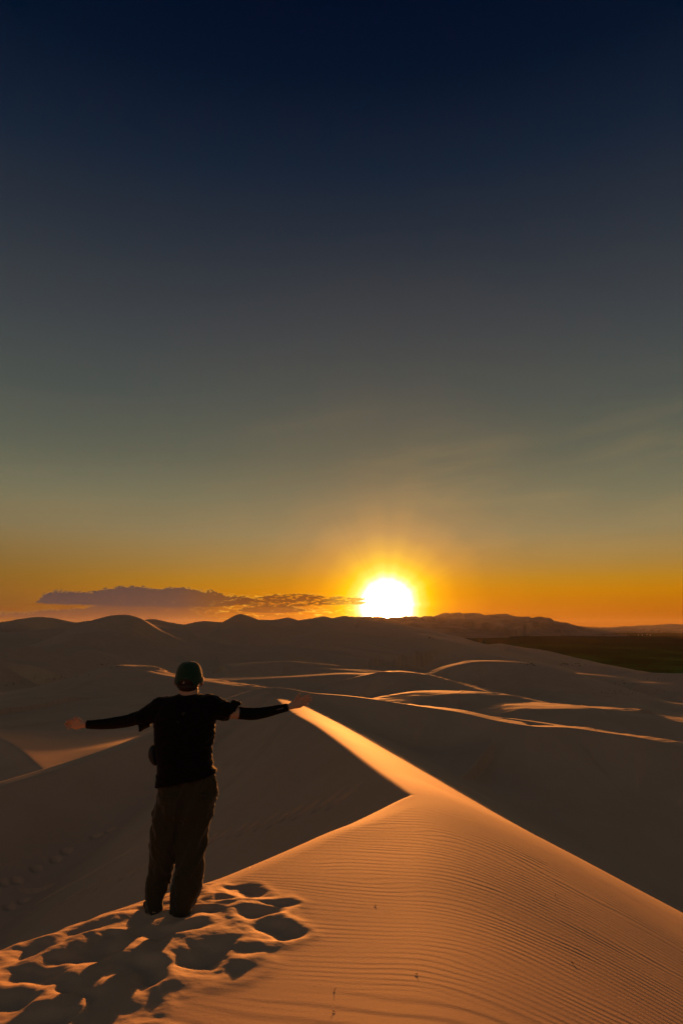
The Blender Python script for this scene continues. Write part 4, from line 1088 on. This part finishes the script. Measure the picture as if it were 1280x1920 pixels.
# ================================================================ three people on the crest under the sun
FARM = [flat_mat('dark_coat', (.02, .018, .018), .9, .1, .2, 5), flat_mat('brown_coat', (.05, .03, .02), .9, .1, .2, 5), flat_mat('grey_coat', (.04, .04, .045), .9, .1, .2, 5)]
def far_person(px, py, mi, pose, label):
    h = hit(px, py, 200, 800, 1600)
    if h is None: return
    bm = bmesh.new(); seat = pose == 'sit'; zt = -.45 if seat else 0
    V = Vector
    rings_to_bm(bm, tube_rings(dens([(V((0, 0, .85 + zt)), .15, .11), (V((0, 0, 1.05 + zt)), .15, .12), (V((0, 0, 1.35 + zt)), .20, .12), (V((0, 0, 1.48 + zt)), .10, .08), (V((0, 0, 1.55 + zt)), .055, .055)], 3), 14))
    blob(bm, V((0, .01, 1.65 + zt)), (.085, .105, .125), 16); blob(bm, V((0, .105, 1.64 + zt)), (.015, .02, .02), 8)
    for q in (-1, 1):
        if seat: pts = [(V((q * .09, 0, .42)), .095, .095), (V((q * .12, .38, .48)), .075, .075), (V((q * .12, .55, .18)), .05, .05), (V((q * .12, .62, .05)), .05, .045), (V((q * .12, .75, .04)), .03, .03)]
        else: pts = [(V((q * .09, 0, .92)), .09, .09), (V((q * .10, .01, .5)), .065, .065), (V((q * .11, 0, .12)), .045, .05), (V((q * .11, .04, .04)), .05, .07), (V((q * .11, .16, .03)), .03, .03)]
        rings_to_bm(bm, tube_rings(dens(pts, 3), 10, V((0, 1, .3))))
        hd = V((q * .28, .05, .80 + zt)) if pose != 'wave' or q < 0 else V((q * .42, .05, 1.85))
        elb = V((q * .27, -.02, 1.1 + zt)) if pose != 'wave' or q < 0 else V((q * .38, 0, 1.5))
        rings_to_bm(bm, tube_rings(dens([(V((q * .19, 0, 1.40 + zt)), .06, .06), (elb, .045, .045), (hd, .032, .032), (hd + (hd - elb).normalized() * .12, .03, .018)], 3), 10))
    me = remesh(bm, .022, 2); me.name = 'person'; me.materials.append(FARM[mi]); me.polygons.foreach_set('use_smooth', [True] * len(me.polygons))
    o = bpy.data.objects.new('person', me); COL.objects.link(o); o.location = h - V((0, 0, .04)); o.rotation_euler = (0, 0, rs_.uniform(-.5, .5)); tag(o, label, 'person')
far_person(804.5, 1198.3, 0, 'stand', 'tiny person standing on the far dune crest, left of a pair')
far_person(806.8, 1198.3, 1, 'wave', 'tiny taller person with a raised arm on the far dune crest')
far_person(811, 1199.6, 2, 'sit', 'tiny person sitting on the far dune crest beside a standing pair')

# ================================================================ haze
def box_mesh(name, x0, x1, y0, y1, z0, z1):
    me = bpy.data.meshes.new(name)
    v = [(x, y, z) for z in (z0, z1) for y in (y0, y1) for x in (x0, x1)]
    f = [(0, 2, 3, 1), (4, 5, 7, 6), (0, 1, 5, 4), (2, 6, 7, 3), (0, 4, 6, 2), (1, 3, 7, 5)]
    me.from_pydata(v, [], f); me.update(); o = bpy.data.objects.new(name, me); COL.objects.link(o); return o
hz = box_mesh('haze', -12600, 12600, -12600, 12600, -69.5, 118)
hm_ = bpy.data.materials.new('haze'); hm_.use_nodes = True; t = hm_.node_tree; t.nodes.clear()
pv = t.nodes.new('ShaderNodeVolumePrincipled'); ov = t.nodes.new('ShaderNodeOutputMaterial')
pv.inputs['Color'].default_value = (.92, .82, .70, 1); pv.inputs['Density'].default_value = 0.8e-5; pv.inputs['Anisotropy'].default_value = .6
t.links.new(pv.outputs[0], ov.inputs['Volume']); hz.data.materials.append(hm_); tag(hz, kind='stuff')
